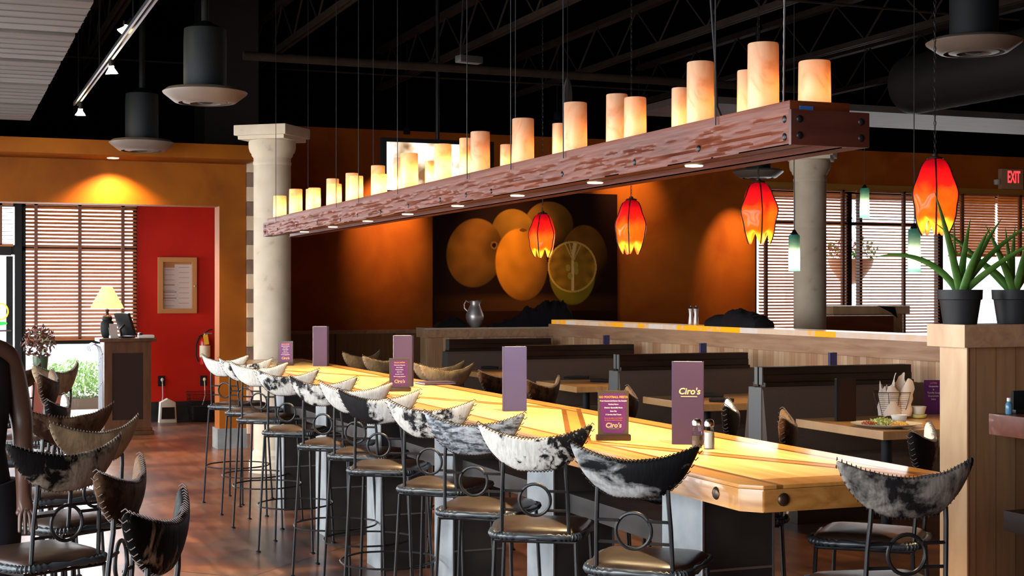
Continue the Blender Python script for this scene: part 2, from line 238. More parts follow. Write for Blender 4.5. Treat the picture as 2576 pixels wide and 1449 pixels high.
fur('hide_half', (.52, .51, .49), BK, .505, 9, seed=6.2, soft=.02, gx=-1.3, gz=.6); fur('hide_salt', (.36, .38, .40), (.04, .045, .055), .515, 42, soft=.06, seed=8.8, vec=(.6, .6, 1.6)); fur('hide_black', (.30, .30, .30), (.004, .004, .005), .485, 11, seed=9.4, soft=.05, vec=(.6, .6, 1.5), gx=1.0, gz=1.6)
fur('hide_grey', (.26, .235, .21), (.012, .011, .012), .51, 11, soft=.05, seed=11.5); fur('hide_brown', (.12, .07, .04), (.020, .008, .005), .50, 12, soft=.06, seed=13.); fur('hide_tan', (.34, .25, .15), (.20, .14, .08), .55, 14, soft=.08, seed=15.)
fur('hide_dark', (.24, .19, .15), (.004, .0035, .0035), .485, 15, soft=.05, seed=17., gx=-.40, gz=1.1); fur('hide_flame', (.34, .27, .19), (.003, .003, .003), .475, 9, soft=.03, seed=41., gz=1.5, vec=(2.6, 2.6, .6))

# ------------------------------------------------------------------ mesh helpers
class MB:
    def __init__(s): s.bm = bmesh.new(); s.mi = 0; s.mats = []
    def use(s, name):
        if name not in s.mats: s.mats.append(name)
        s.mi = s.mats.index(name); return s
    def _f(s, faces):
        for f in faces: f.material_index = s.mi
    def box(s, x0, x1, y0, y1, z0, z1, bev=0., T=None):
        r = bmesh.ops.create_cube(s.bm, size=1); v = r['verts']
        for a in v: a.co = Vector((x0+(a.co.x+.5)*(x1-x0), y0+(a.co.y+.5)*(y1-y0), z0+(a.co.z+.5)*(z1-z0)))
        if T: bmesh.ops.transform(s.bm, matrix=T, verts=v)
        fs = list({f for a in v for f in a.link_faces}); s._f(fs)
        if bev:
            es = list({e for a in v for e in a.link_edges}); r2 = bmesh.ops.bevel(s.bm, geom=es, offset=bev, segments=2, profile=.7, affect='EDGES'); s._f(r2['faces'])
        return s
    def tube(s, pts, r, seg=8, closed=False, cap=True):
        pts = [Vector(p) for p in pts]; n = len(pts); rs = r if isinstance(r, (list, tuple)) else [r]*n; rings = []; up = None
        for i, p in enumerate(pts):
            a = pts[(i-1) % n] if (closed or i > 0) else p; b2 = pts[(i+1) % n] if (closed or i < n-1) else p; t = (b2-a)
            if t.length < 1e-9: t = Vector((0, 0, 1))
            t.normalize()
            if up is None: up = t.orthogonal().normalized()
            up = (up - t*up.dot(t)); up = up.normalized() if up.length > 1e-6 else t.orthogonal().normalized(); w = t.cross(up)
            rings.append([s.bm.verts.new(p+(up*math.cos(2*PI*k/seg)+w*math.sin(2*PI*k/seg))*rs[i]) for k in range(seg)])
        m = n if closed else n-1
        for i in range(m):
            A, B = rings[i], rings[(i+1) % n]
            for k in range(seg): s._f([s.bm.faces.new((A[k], A[(k+1) % seg], B[(k+1) % seg], B[k]))])
        if cap and not closed: s._f([s.bm.faces.new(rings[0][::-1]), s.bm.faces.new(rings[-1])])
        return s
    def lathe(s, prof, c=(0, 0, 0), seg=24, cap=True, fn=None):
        c = Vector(c); rings = []
        for r, z in prof:
            ring = []
            for k in range(seg):
                a = 2*PI*k/seg; p = Vector((r*math.cos(a), r*math.sin(a), z))
                if fn: p = fn(p, a, r, z)
                ring.append(s.bm.verts.new(c+p))
            rings.append(ring)
        for A, B in zip(rings, rings[1:]):
            for k in range(seg): s._f([s.bm.faces.new((A[k], A[(k+1) % seg], B[(k+1) % seg], B[k]))])
        if cap:
            if prof[0][0] > 1e-5: s._f([s.bm.faces.new(rings[0][::-1])])
            if prof[-1][0] > 1e-5: s._f([s.bm.faces.new(rings[-1])])
        return s
    def prism(s, poly, z0, z1, bev=0., T=None):
        a = [s.bm.verts.new((x, y, z0)) for x, y in poly]; b2 = [s.bm.verts.new((x, y, z1)) for x, y in poly]; n = len(poly)
        fs = [s.bm.faces.new(a[::-1]), s.bm.faces.new(b2)]+[s.bm.faces.new((a[i], a[(i+1) % n], b2[(i+1) % n], b2[i])) for i in range(n)]
        s._f(fs)
        if T: bmesh.ops.transform(s.bm, matrix=T, verts=a+b2)
        if bev:
            es = list({e for f in fs for e in f.edges}); r2 = bmesh.ops.bevel(s.bm, geom=es, offset=bev, segments=2, profile=.7, affect='EDGES'); s._f(r2['faces'])
        return s
    def grid(s, fn, nu, nv, closeu=False):
        V = [[s.bm.verts.new(fn(i/(nu if closeu else nu-1), j/(nv-1))) for j in range(nv)] for i in range(nu)]
        for i in range(nu if closeu else nu-1):
            for j in range(nv-1):
                s._f([s.bm.faces.new((V[i][j], V[(i+1) % nu][j], V[(i+1) % nu][j+1], V[i][j+1]))])
        return V
    def ball(s, c, r, sub=2, sc=(1, 1, 1)):
        q = bmesh.ops.create_icosphere(s.bm, subdivisions=sub, radius=r)
        for v in q['verts']: v.co = Vector(c)+Vector((v.co.x*sc[0], v.co.y*sc[1], v.co.z*sc[2]))
        s._f({f for v in q['verts'] for f in v.link_faces}); return s
    def build(s, name, m=None, parent=None, smooth=40, loc=None):
        bmesh.ops.recalc_face_normals(s.bm, faces=s.bm.faces)
        me = bpy.data.meshes.new(name); s.bm.to_mesh(me); s.bm.free()
        for mm in (s.mats or [m]): me.materials.append(M[mm])
        if smooth: me.shade_smooth(); me.set_sharp_from_angle(angle=math.radians(smooth))
        o = bpy.data.objects.new(name, me); COL.objects.link(o)
        if parent: o.parent = parent
        if loc: o.location = loc
        return o
def tag(o, label, cat, group=None, kind=None):
    o['label'] = label; o['category'] = cat
    if group: o['group'] = group
    if kind: o['kind'] = kind
    return o
def thing(name, label, cat, loc=(0, 0, 0), rz=0., group=None):
    o = bpy.data.objects.new(name, None); COL.objects.link(o); o.empty_display_size = .1; o.location = loc; o.rotation_euler = (0, 0, rz); return tag(o, label, cat, group)
def struct(o, label=None):
    o['kind'] = 'structure'
    if label: o['label'] = label
    return o
def dup(root, loc, rz, label, group=None, sc=1.):
    r = root.copy(); COL.objects.link(r); r.location = loc; r.rotation_euler = (0, 0, rz); r.scale = (sc, sc, sc); r['label'] = label
    if group: r['group'] = group
    for ch in list(root.children):
        c = ch.copy(); COL.objects.link(c); c.parent = r
        for g in ch.children:
            d = g.copy(); COL.objects.link(d); d.parent = c
    return r
def text(s, size, m, T, parent=None, name='lettering', ext=.0006, align='CENTER', bold=0., shear=0.):
    cu = bpy.data.curves.new(name, 'FONT'); cu.body = s; cu.size = size; cu.align_x = align; cu.align_y = 'CENTER'; cu.extrude = ext; cu.offset = bold; cu.shear = shear; cu.resolution_u = 3
    t = bpy.data.objects.new(name, cu); COL.objects.link(t); dg = bpy.context.evaluated_depsgraph_get(); me = bpy.data.meshes.new_from_object(t.evaluated_get(dg)); bpy.data.objects.remove(t)
    me.materials.clear(); me.materials.append(M[m]); o = bpy.data.objects.new(name, me); COL.objects.link(o); o.parent = parent; o.matrix_local = T; return o
FRONT = Matrix.Rotation(PI/2, 4, 'X')                   # text in the XZ plane facing -Y
def bx(name, m, x0, x1, y0, y1, z0, z1, parent=None, bev=0.): return MB().box(x0, x1, y0, y1, z0, z1, bev).build(name, m, parent)

# ------------------------------------------------------------------ room shell
struct(bx('floor', 'concrete_stained', -2.2, 21, -4.2, 19.5, -.12, 0))
struct(bx('ceiling', 'ceiling_black', -2.2, 21, -4.2, 19.5, 5.0, 5.15))
YB = 19.2; ZT = 3.90; T_ = .25
WINX = (.985, 2.38); P = lambda u: atY(u, 739, YB).x
xw0 = P(1900)
# wall_back: burnt orange field between the foyer wall and the dining windows
struct(bx('wall_back', 'plaster_burnt', 3.42, xw0, YB, YB+T_, 0, ZT)); struct(bx('wall_back_upper', 'ceiling_black', -2.2, 21, YB, YB+T_, ZT, 5.0))
xe = 20.8
struct(bx('wall_back_over_windows', 'plaster_burnt', xw0, xe, YB, YB+T_, atY(2100, 478, YB).z, ZT)); struct(bx('wall_back_under_windows', 'plaster_burnt', xw0, xe, YB, YB+T_, 0, .72))
struct(bx('wall_foyer_red', 'paint_red', 2.40, 3.42, YB, YB+T_, 0, 2.95)); struct(bx('wall_foyer_over_window', 'paint_red', -2.2, 2.40, YB, YB+T_, 2.80, 2.95)); struct(bx('wall_foyer_upper', 'ceiling_black', -2.2, 3.42, YB, YB+T_, 2.95, ZT)); struct(bx('ceiling_foyer', 'ceiling_black', -2.0, 3.42, 15.79, YB, 2.95, 3.02))
struct(bx('wall_left', 'plaster_orange', -2.2, -2.0, 14.2, 15.9, 0, 5)); struct(bx('wall_left_front', 'plaster_orange', -2.2, -2.0, -4.2, -1.0, 0, 5)); struct(bx('wall_left_over_opening', 'black_paint', -2.2, -2.0, -1.0, 14.2, 3.4, 5)); struct(bx('wall_left_foyer', 'paint_red', -2.2, -2.0, 15.9, 19.2, 2.7, 5))
struct(bx('wall_front', 'plaster_burnt', -2.2, 21, -4.2, -4.0, 0, 5)); struct(bx('wall_right', 'plaster_burnt', 20.8, 21, -4.0, 19.2, 0, 5))
w = MB(); w.box(-2.2, 2.787, 15.5, 15.78, 2.58, 3.16); w.box(2.787, 3.07, 15.5, 15.78, 0, 3.16); struct(w.build('wall_header', 'plaster_orange'))
struct(bx('wall_partition', 'plaster_orange', 3.42, 3.55, 15.78, YB, 0, 3.2))
struct(bx('trim_cornice', 'plaster_orange', -2.2, 3.06, 14.92, 15.55, 3.03, 3.18, bev=.012))
w = MB(); w.box(2.765, 3.08, 15.48, 15.80, 0, .215); struct(w.build('baseboard_pier', 'slate'))
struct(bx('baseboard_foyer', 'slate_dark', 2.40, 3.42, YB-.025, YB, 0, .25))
zr = atY(900, 830, YB).z
struct(bx('baseboard_wainscot', 'wainscot', 3.55, xw0, YB-.03, YB, 0, zr-.05)); struct(bx('trim_chair_rail', 'trim_wood', 3.55, xw0, YB-.06, YB, zr-.05, zr+.0))
struct(bx('trim_window_head', 'mustard_trim', xw0, xe, YB-.05, YB+.02, atY(2100, 478, YB).z-.02, atY(2100, 463, YB).z))
# quoins at the end of the pier
w = MB(); zz = 0; i = 0
while zz < 3.05:
    w.use('quoin_light' if i % 2 else 'quoin_dark'); e = .012 if i % 2 else 0; w.box(3.075, 3.20+e, 15.46-e, 15.74, zz, zz+.155 if i % 2 else zz+.15); zz += .155; i += 1
struct(w.build('trim_quoins', 'quoin_light'))
bx('duct_chase', 'duct_grey', 2.75, 3.35, 16.2, 16.9, 3.25, 5.0); tag(bpy.data.objects['duct_chase'], 'dark grey boxed duct rising behind the left stone column', 'duct')

lf = thing('leafy_plant', 'green leaves peeking out between the pier and the stone column', 'plant', (3.12, 15.0, 0)); f_ = MB().use('leaf_green')
for k in range(7): f_.tube([(0, 0, .9), (.03*math.cos(k), .03*math.sin(k), 1.02+.02*k)], .004, 5).ball((.06*math.cos(k), .06*math.sin(k), 1.04+.022*k), .035, 1, (1, .8, .35))
f_.build('foliage', None, lf); MB().lathe([(.10, 0), (.12, .9), (.10, .9), (0, .88)], seg=20).build('planter', 'terracotta', lf)
# windows
def slats(x0, x1, y, z0, z1, name, label, tilt=.2, pitch=.048, tapes=(), mat_='slat_wood', zb=None, group='wooden window blinds'):
    t = thing(name, label, 'blind', (0, 0, 0), 0, group); s_ = MB(); z = z0
    R = lambda z: Matrix.Translation((0, y, z)) @ Matrix.Rotation(tilt, 4, 'X')
    while z < z1-.02:
        s_.box(x0, x1, -.025, .025, -.0015, .0015, T=R(z)); z += pitch
    s_.build('slats', mat_, t, smooth=0)
    MB().box(x0, x1, y-.03, y+.03, z1-.03, z1).build('head_rail', mat_, t); MB().box(x0, x1, y-.03, y+.03, z0-.04, z0-.01).build('bottom_rail', mat_, t)
    for xt in tapes: MB().box(xt-.02, xt+.02, y-.03, y+.03, z0-.02, z1).build('ladder_tape', 'tape_brown', t)
    return t
def window(n, x0, x1, z0, z1, mullx=(), mullz=(), fr=.05):
    r = bpy.data.objects.new('window_%d' % n, None); COL.objects.link(r); struct(r)
    f = MB(); y0, y1 = YB+.04, YB+.14
    f.box(x0, x0+fr, y0, y1, z0, z1); f.box(x1-fr, x1, y0, y1, z0, z1); f.box(x0, x1, y0, y1, z0, z0+fr); f.box(x0, x1, y0, y1, z1-fr, z1)
    for m in mullx: f.box(m-fr/2, m+fr/2, y0, y1, z0, z1)
    for m in mullz: f.box(x0, x1, y0, y1, m-fr/2, m+fr/2)
    f.build('window_frame', 'door_frame', r, smooth=0); MB().box(x0, x1, YB+.085, YB+.093, z0, z1).build('window_pane', 'window_glass', r, smooth=0)
window(1, .985, 2.40, .02, 2.80, mullz=(1.035, 2.22))
q = lambda u: P(u)
slats(1.03, 2.385, YB-.04, 1.10, 2.79, 'wooden_blind', 'brown wooden blind over the foyer window behind the table lamp', tapes=(q(90), q(200), q(308)), tilt=.62)
z_w0, z_w1 = .72, atY(2100, 478, YB).z
xa, xb, xc_ = P(2140), P(2370), 20.8
window(2, xw0, xa, z_w0, z_w1, mullz=(2.75,)); window(3, xa, xb, z_w0, z_w1, mullx=(P(2170),), mullz=(2.75,)); window(4, xb, xc_, z_w0, z_w1, mullx=(18.3,))
slats(xw0+.03, xa-.1, YB-.05, .80, z_w1, 'wooden_blind', 'brown wooden blind behind the right stone column, left of the dining windows', tapes=(P(1922), P(2115)), tilt=.52)
slats(xa+.06, xb-.1, YB-.05, .80, z_w1, 'wooden_blind', 'brown wooden blind in the middle dining window, above the light wood box', tapes=(P(2268),), tilt=.36)
slats(xb+.1, P(2498), YB-.05, atY(2450, 640, YB).z, z_w1, 'wooden_blind', 'half-raised closed brown blind behind the left potted aloe', tapes=(P(2415),), tilt=1.0, pitch=.044)
slats(P(2504), 19.5, YB-.05, atY(2540, 640, YB).z, z_w1, 'wooden_blind', 'half-raised closed brown blind under the exit sign', tapes=(P(2560),), tilt=1.0, pitch=.044)
# storefront door left of the foyer window
dr = bpy.data.objects.new('door_1', None); COL.objects.link(dr); struct(dr)
f = MB(); f.box(.90, .985, YB-.02, YB+.1, 0, 2.8); f.box(-.2, .90, YB, YB+.1, 2.14, 2.26); f.box(.80, .88, YB+.0, YB+.06, .05, 2.12); f.box(-.2, .80, YB, YB+.06, .05, .25); f.box(-.2, -.12, YB, YB+.06, 0, 2.8); f.box(-.2, .9, YB, YB+.1, 2.74, 2.8)
f.build('door_frame', 'door_frame', dr, smooth=0); MB().box(-.12, .8, YB+.025, YB+.033, .25, 2.12).build('door_pane', 'window_glass', dr, smooth=0); MB().box(-.12, .9, YB+.025, YB+.033, 2.26, 2.74).build('transom_pane', 'window_glass', dr, smooth=0)
MB().tube([(.0, YB-.05, 1.19), (.86, YB-.05, 1.19)], .012).tube([(.84, YB-.05, 1.19), (.84, YB+.02, 1.19)], .01).build('push_bar', 'steel', dr)
MB().box(.45, .86, YB-.02, YB+.0, 2.13, 2.25).build('door_closer', 'plastic_black', dr)
struct(bx('wall_foyer_left', 'paint_red', -2.2, -.2, YB, YB+T_, 0, 2.8))
slats(.55, .88, YB-.06, 2.28, 2.78, 'transom_blind', 'short wooden blind above the glass entrance door', tapes=(.73,), tilt=.15)
nb = thing('window_sign', 'yellow ring over green swoosh sign on the entrance door glass', 'sign', (P(2), YB-.03, 1.40))
MB().tube([(.085*math.cos(a/20*2*PI), 0, .03+.10*math.sin(a/20*2*PI)) for a in range(20)], .009, 6, closed=True).build('ring', 'yellow_neon', nb); MB().ball((0, 0, -.12), .08, 2, (1, .08, .3)).build('swoosh', 'green_neon', nb)
# outside
struct(bx('ground_outside', 'pavement', -30, 60, 19.46, 75, -.20, -.06)); struct(bx('ground_side', 'pavement', -40, -2.2, -30, 19.4, -.20, -.06))
bl = thing('building', 'pale storefront building across the street seen through the blinds', 'building', (0, 0, 0))
bx('facade_wall', 'facade', 14, 46, 52, 54, -.06, 4.2, bl)
for i in range(7): MB().box(16+i*4.2, 18.6+i*4.2, 51.93, 52.0, .8, 2.9).build('shop_window', 'facade_dark', bl)
for cx, cyy, la in ((19.5, 36, 'pale car parked outside, seen through the left dining window'), (27.0, 37, 'pale car parked outside beyond the middle dining window')):
    c = thing('car', la, 'car', (cx, cyy, -.06), .1, 'cars in the street')
    bd_ = MB().prism([(-2.1, .25), (-2.1, .75), (-1.3, .85), (-.7, 1.38), (.7, 1.40), (1.4, .9), (2.15, .75), (2.15, .25)], -.85, .85, .05, T=Matrix.Rotation(PI/2, 4, 'X')).build('body', 'car_paint', c)
    MB().box(-.65, .65, -.88, -.84, .92, 1.30, .01).build('side_window', 'facade_dark', bd_)
    for wx in (-1.3, 1.3): MB().tube([(wx, -.9, .3), (wx, .9, .3)], .31, 16).build('wheel', 'rubber', c)
def foliage(b, c, r, n, size, sc=(1, 1, 1)):
    for _ in range(n):
        v = Vector((random.gauss(0, 1), random.gauss(0, 1), random.gauss(0, 1))).normalized()*(random.random()**.4)*r; p = Vector(c)+Vector((v.x*sc[0], v.y*sc[1], v.z*sc[2]))
        R = Matrix.Rotation(random.random()*6.3, 3, Vector((random.random(), random.random(), random.random()+.1)).normalized()); s2 = size*random.uniform(.6, 1.2)
        q_ = [b.bm.verts.new(p+R @ Vector(w_)*s2) for w_ in ((-.5, 0, 0), (0, -.28, .05), (.6, 0, 0), (0, .28, .05))]; b._f([b.bm.faces.new(q_)])
hb = thing('hedge', 'sunlit green hedge outside low foyer window', 'hedge', (atY(190, 900, 22.6).x, 22.6, -.06)); h = MB(); foliage(h, (0, 0, .42), 1., 1800, .07, (.62, .4, .32)); h.build('foliage', 'leaf_pale', hb, smooth=0); MB().box(-.7, .7, -.3, .3, 0, .16).build('planting_bed', 'soil', hb)
fb = thing('hanging_basket', 'wicker basket of pink flowers hanging outside the dining window', 'flower basket', atY(2140, 655, 21.5)); 
MB().lathe([(.05, -.42), (.2, -.34), (.36, -.12), (.40, .02)], seg=20).build('basket', 'basket_wicker', fb)
h = MB().use('leaf_green'); foliage(h, (0, 0, .16), .5, 260, .09, (1, 1, .55)); h.use('ext_red'); foliage(h, (-.1, 0, .2), .5, 110, .07, (1, 1, .5)); h.build('flowers', None, fb, smooth=0); MB().tube([(.38, 0, 0), (0, 0, .8), (0, 0, 1.3)], .006).tube([(-.38, 0, 0), (0, 0, .8)], .006).build('hanger', 'iron', fb)
struct(bx('trim_canopy_outside', 'facade', 10, 21, 19.5, 23, 3.15, 3.3))

# ------------------------------------------------------------------ overhead
for n_, X in enumerate((1.65, 3.62, 5.57, 7.52, 9.5, 11.5, 13.5)):
    jn = ('left of the beam', 'above the left stone column', 'above the alabaster lamps', 'right of the alabaster lamps', 'above the right stone column', 'above the round air duct', 'at the far right')[n_]
    t = thing('roof_joist', 'dark open web roof joist running lengthwise ' + jn, 'joist', (X, 0, 0), 0, 'open web roof joists'); j = MB()
    for dx in (-.045, .015): j.box(dx, dx+.03, -3.8, 19.0, 4.40, 4.46)
    j.build('bottom_chord', 'joist', t, 0); j = MB().box(-.05, .05, -3.8, 19.0, 4.90, 4.97); j.build('top_chord', 'joist', t, 0)
    j = MB(); y = -3.6; s_ = 0
    while y < 18.5: j.tube([(0, y, 4.45 if s_ else 4.92), (0, y+.55, 4.92 if s_ else 4.45)], .012, 5); y += .55; s_ = 1-s_
    j.build('web', 'joist', t)
p1, p2 = atY(612, 140, 14.0), atY(1300, 186, 14.0)
tag(MB().tube([(p1.x, 14.0, p1.z), (9.0, 14.0, p1.z)], .045, 10).build('ceiling_pipe', 'joist'), 'long brown pipe crossing under the roof joists', 'pipe')
for i, (y, z) in enumerate(((9.3, 4.3), (11.4, 4.33), (17.3, 4.36))): tag(MB().tube([(-1, y, z), (9.85, y, z)], .012, 6).build('conduit', 'joist'), ('nearest', 'middle', 'farthest')[i]+' thin conduit crossing under the joists', 'conduit', 'ceiling conduits')
d_ = MB(); yy = 2.0
pts = []; rr = []
while yy < 13.6: pts += [(10.3, yy, 4.02), (10.3, yy+.17, 4.02)]; rr += [.335, .330]; yy += .18
tag(d_.tube(pts, rr, 28).build('spiral_duct', 'duct_grey'), 'large round spiral air duct at the upper right', 'duct')
p = atY(2380, 290, 15.); struct(bx('trim_soffit', 'panel_grey', 8.2, 20.5, 15.2, 16.6, 3.92, 4.0))
def diffuser(loc, sc, label, dz=1.3):
    loc = Vector(loc)
    t = thing('air_diffuser', label, 'air diffuser', loc, 0, 'round ceiling air diffusers')
    MB().lathe([(.16, .06), (.30, .055), (.335, .03), (.33, .02), (.24, -.045), (.21, -.05), (.23, -.03), (.22, .0), (.17, .02)], seg=40, cap=False).build('outer_cone', 'panel_dif', t)
    MB().lathe([(.16, .005), (.19, -.02), (.175, -.045), (.12, -.055), (.13, -.03), (.1, .0)], seg=36, cap=False).build('middle_cone', 'panel_dif', t)
    MB().lathe([(.0, .01), (.07, .0), (.085, -.03), (.05, -.05), (.0, -.055)], seg=24).build('center_cone', 'duct_grey', t)
    MB().lathe([(.17, .02), (.17, .42), (.165, .50), (.03, .56), (.03, 4.97-loc[2])], seg=24).build('neck', 'duct_slate', t); t.scale = (sc, sc, 1)
    return t
nmat('panel_dif', [(.3, (.13, .10, .08)), (.7, (.16, .125, .10))], 3, rough=.5); mat('duct_slate', (.005, .008, .010), .6)
diffuser(atY(516, 243, 10.9), .93, 'round grey air diffuser left of the stone column top'); diffuser(atY(357, 367, 14.4), .93, 'smaller round air diffuser just over the foyer cornice', .9)
diffuser(atY(2450, 117, 8.6), 1.02, 'large round air diffuser at the upper right corner'); diffuser(atY(1907, 438, 15.5), .93, 'distant dark air diffuser above the third red pendant')
p = atY(1428, 245, 12.5); t = thing('hanging_disc', 'grey oval plate hanging on a thin wire above the lamps', 'plate', p, .3); MB().lathe([(0, .012), (.09, .010), (.10, 0), (.09, -.010), (0, -.012)], seg=28, fn=lambda p_, a, r, z: Vector((p_.x*.55, z, p_.y*1.9))).build('disc', 'joist_grey', t); MB().tube([(0, 0, .15), (0, 0, 4.98-p.z)], .004, 6).build('wire', 'iron', t)
p = atY(1180, 150, 11.5); t = thing('ceiling_camera', 'small silver-edged fixture under the joist above the television', 'fixture', p, .2); MB().box(-.11, .11, -.05, .05, -.03, .03, .012).build('housing', 'iron_grey', t); MB().tube([(-.08, 0, .02), (-.08, 0, .12), (.0, 0, 4.98-p.z)], .008, 6).build('bracket', 'iron', t)
# grey overhead door sections
ys = (5.9, 7.05, 8.2, 9.35, 10.5, 11.7, 12.95, 14.2)
for i in range(len(ys)-1):
    t = MB().box(-1.8, .80, ys[i]+.07, ys[i+1]-.07, 3.25, 3.30, .01)
    for k in range(1, 5): t.box(-1.8, .80, ys[i]+.07+k*.2-.004, ys[i]+.07+k*.2+.004, 3.245, 3.25)
    tag(t.build('overhead_panel', 'panel_grey'), ('nearest', 'second nearest', 'third', 'fourth', 'fifth', 'sixth', 'farthest')[i]+' grey hanging ceiling panel at the upper left, counted from the camera', 'ceiling panel', 'grey panels overhead')
# track light
z_t = 3.45; a0, a1 = atZ(190, 266, z_t), atZ(380, 0, z_t)
tr = thing('track_light_rail', 'dark double rail of the ceiling spot track at upper left', 'track', (a0.x, a0.y, z_t)); L = -8.
MB().box(-.022, -.006, L, 0, 0, .03).box(.012, .028, L, 0, 0, .03).build('rail', 'steel', tr); 
for y in (-.3, -2.2, -4.4): MB().tube([(0, y, .02), (0, y, 1.5)], .006, 6).build('hanger_rod', 'iron', tr)
for (u, v, tg, la) in ((312, 80, (-.6, 0, -1), 'brightest spotlight at the top end of the ceiling track'), (281, 182, (.1, .15, -1), 'middle spotlight on the ceiling track'), (202, 287, (0, .2, -1), 'lowest spotlight at the far end of the ceiling track')):
    p = atX(u, v, a0.x+.02); t = thing('track_spotlight', la, 'spotlight', p, 0, 'spotlights on the track')
    dirv = Vector(tg).normalized(); Rm = dirv.to_track_quat('-Z', 'Y').to_matrix().to_4x4()
    b_ = MB().lathe([(.020, .05), (.022, .03), (.048, -.012)], seg=16, cap=False); bmesh.ops.transform(b_.bm, matrix=Rm, verts=b_.bm.verts); b_.build('reflector', 'bulb', t)
    b_ = MB().tube([(0, 0, .05), (0, 0, .11)], .018, 12); bmesh.ops.transform(b_.bm, matrix=Rm, verts=b_.bm.verts); b_.tube([(0, 0, .08), (0, 0, z_t-p.z+.01)], .006, 6); b_.build('socket', 'iron', t)
    spot('track_beam', p+dirv*.02, p+dirv, 45, HAL, 70)
# foyer downlight in the cornice
p = Vector((1.66, 15.22, 3.025)); t = MB().lathe([(.0, 0), (.055, 0), (.06, .006), (.0, .01)], seg=20).build('recessed_downlight', 'can_light', loc=p); tag(t, 'recessed downlight glowing under the orange foyer cornice', 'downlight')
spot('cornice_downlight', p+Vector((0, 0, -.02)), p+Vector((0, .16, -1)), 360, (1, .62, .22), 120, .9)
# wall-wash spots above the orange wall
for (X, Y, Z, tx, tz, pw, ang, la) in ((5.75, 18.3, 3.75, 5.75, 2.7, 46, 50, 'left of the painting'), (7.6, 17.6, 3.95, 7.5, 2.2, 30, 50, 'over the painting'), (11.25, 18.3, 3.6, 11.15, 2.30, 34, 42, 'right of the painting'), (9.2, 18.4, 4.0, 9.4, 3.2, 20, 60, 'above the painting corner')):
    t = thing('wall_spotlight', 'small black ceiling spotlight washing the orange wall ' + la, 'spotlight', (X, Y, Z), 0, 'wall washing spotlights')
    MB().lathe([(.03, .10), (.045, .08), (.045, 0), (.03, -.0)], seg=14).build('can', 'black_paint', t); MB().tube([(0, 0, .09), (0, 0, 4.95-Z)], .008, 6).build('stem', 'black_paint', t)
    spot('wall_wash', (X, Y, Z-.02), (tx, YB, tz), pw*7.5, (1, .60, .22), ang, 1.)

# ------------------------------------------------------------------ stone columns
def column(loc, label, h=3.2, r=.172):
    t = thing('stone_column', label, 'column', loc, 0, 'limestone columns'); H = h
    pr = [(r*1.25, 0), (r*1.25, .10), (r*1.12, .12), (r*1.15, .16), (r*1.0, .20)]
    for a_, b_ in ((.21, .95), (.953, 1.70), (1.703, 2.35), (2.353, H-.36)): pr += [(r*.985, a_), (r, a_+.006), (r, b_-.006), (r*.985, b_)]
    MB().lathe(pr, seg=40).build('shaft', 'limestone', t)
    MB().lathe([(r, H-.36), (r*1.03, H-.345), (r*1.03, H-.33), (r, H-.32), (r, H-.29), (r*1.10, H-.27), (r*1.12, H-.25), (r*1.20, H-.235), (r*1.26, H-.20), (r*1.27, H-.15), (r*1.22, H-.13)], seg=40).build('capital', 'limestone', t)
    a = Matrix.Rotation(math.radians(-39), 4, 'Z'); e = r*1.36
    MB().box(-e*1.0, e*1.0, -e, e, H-.13, H-.09, .006, T=a).box(-e*1.12, e*1.12, -e*1.12, e*1.12, H-.095, H, .008, T=a).build('abacus', 'limestone', t)
    return t
column((2.90, 13.40, 0), 'limestone column at the far end of the long bar table'); column((8.66, 13.25, 0), 'limestone column behind the onyx half wall at right')

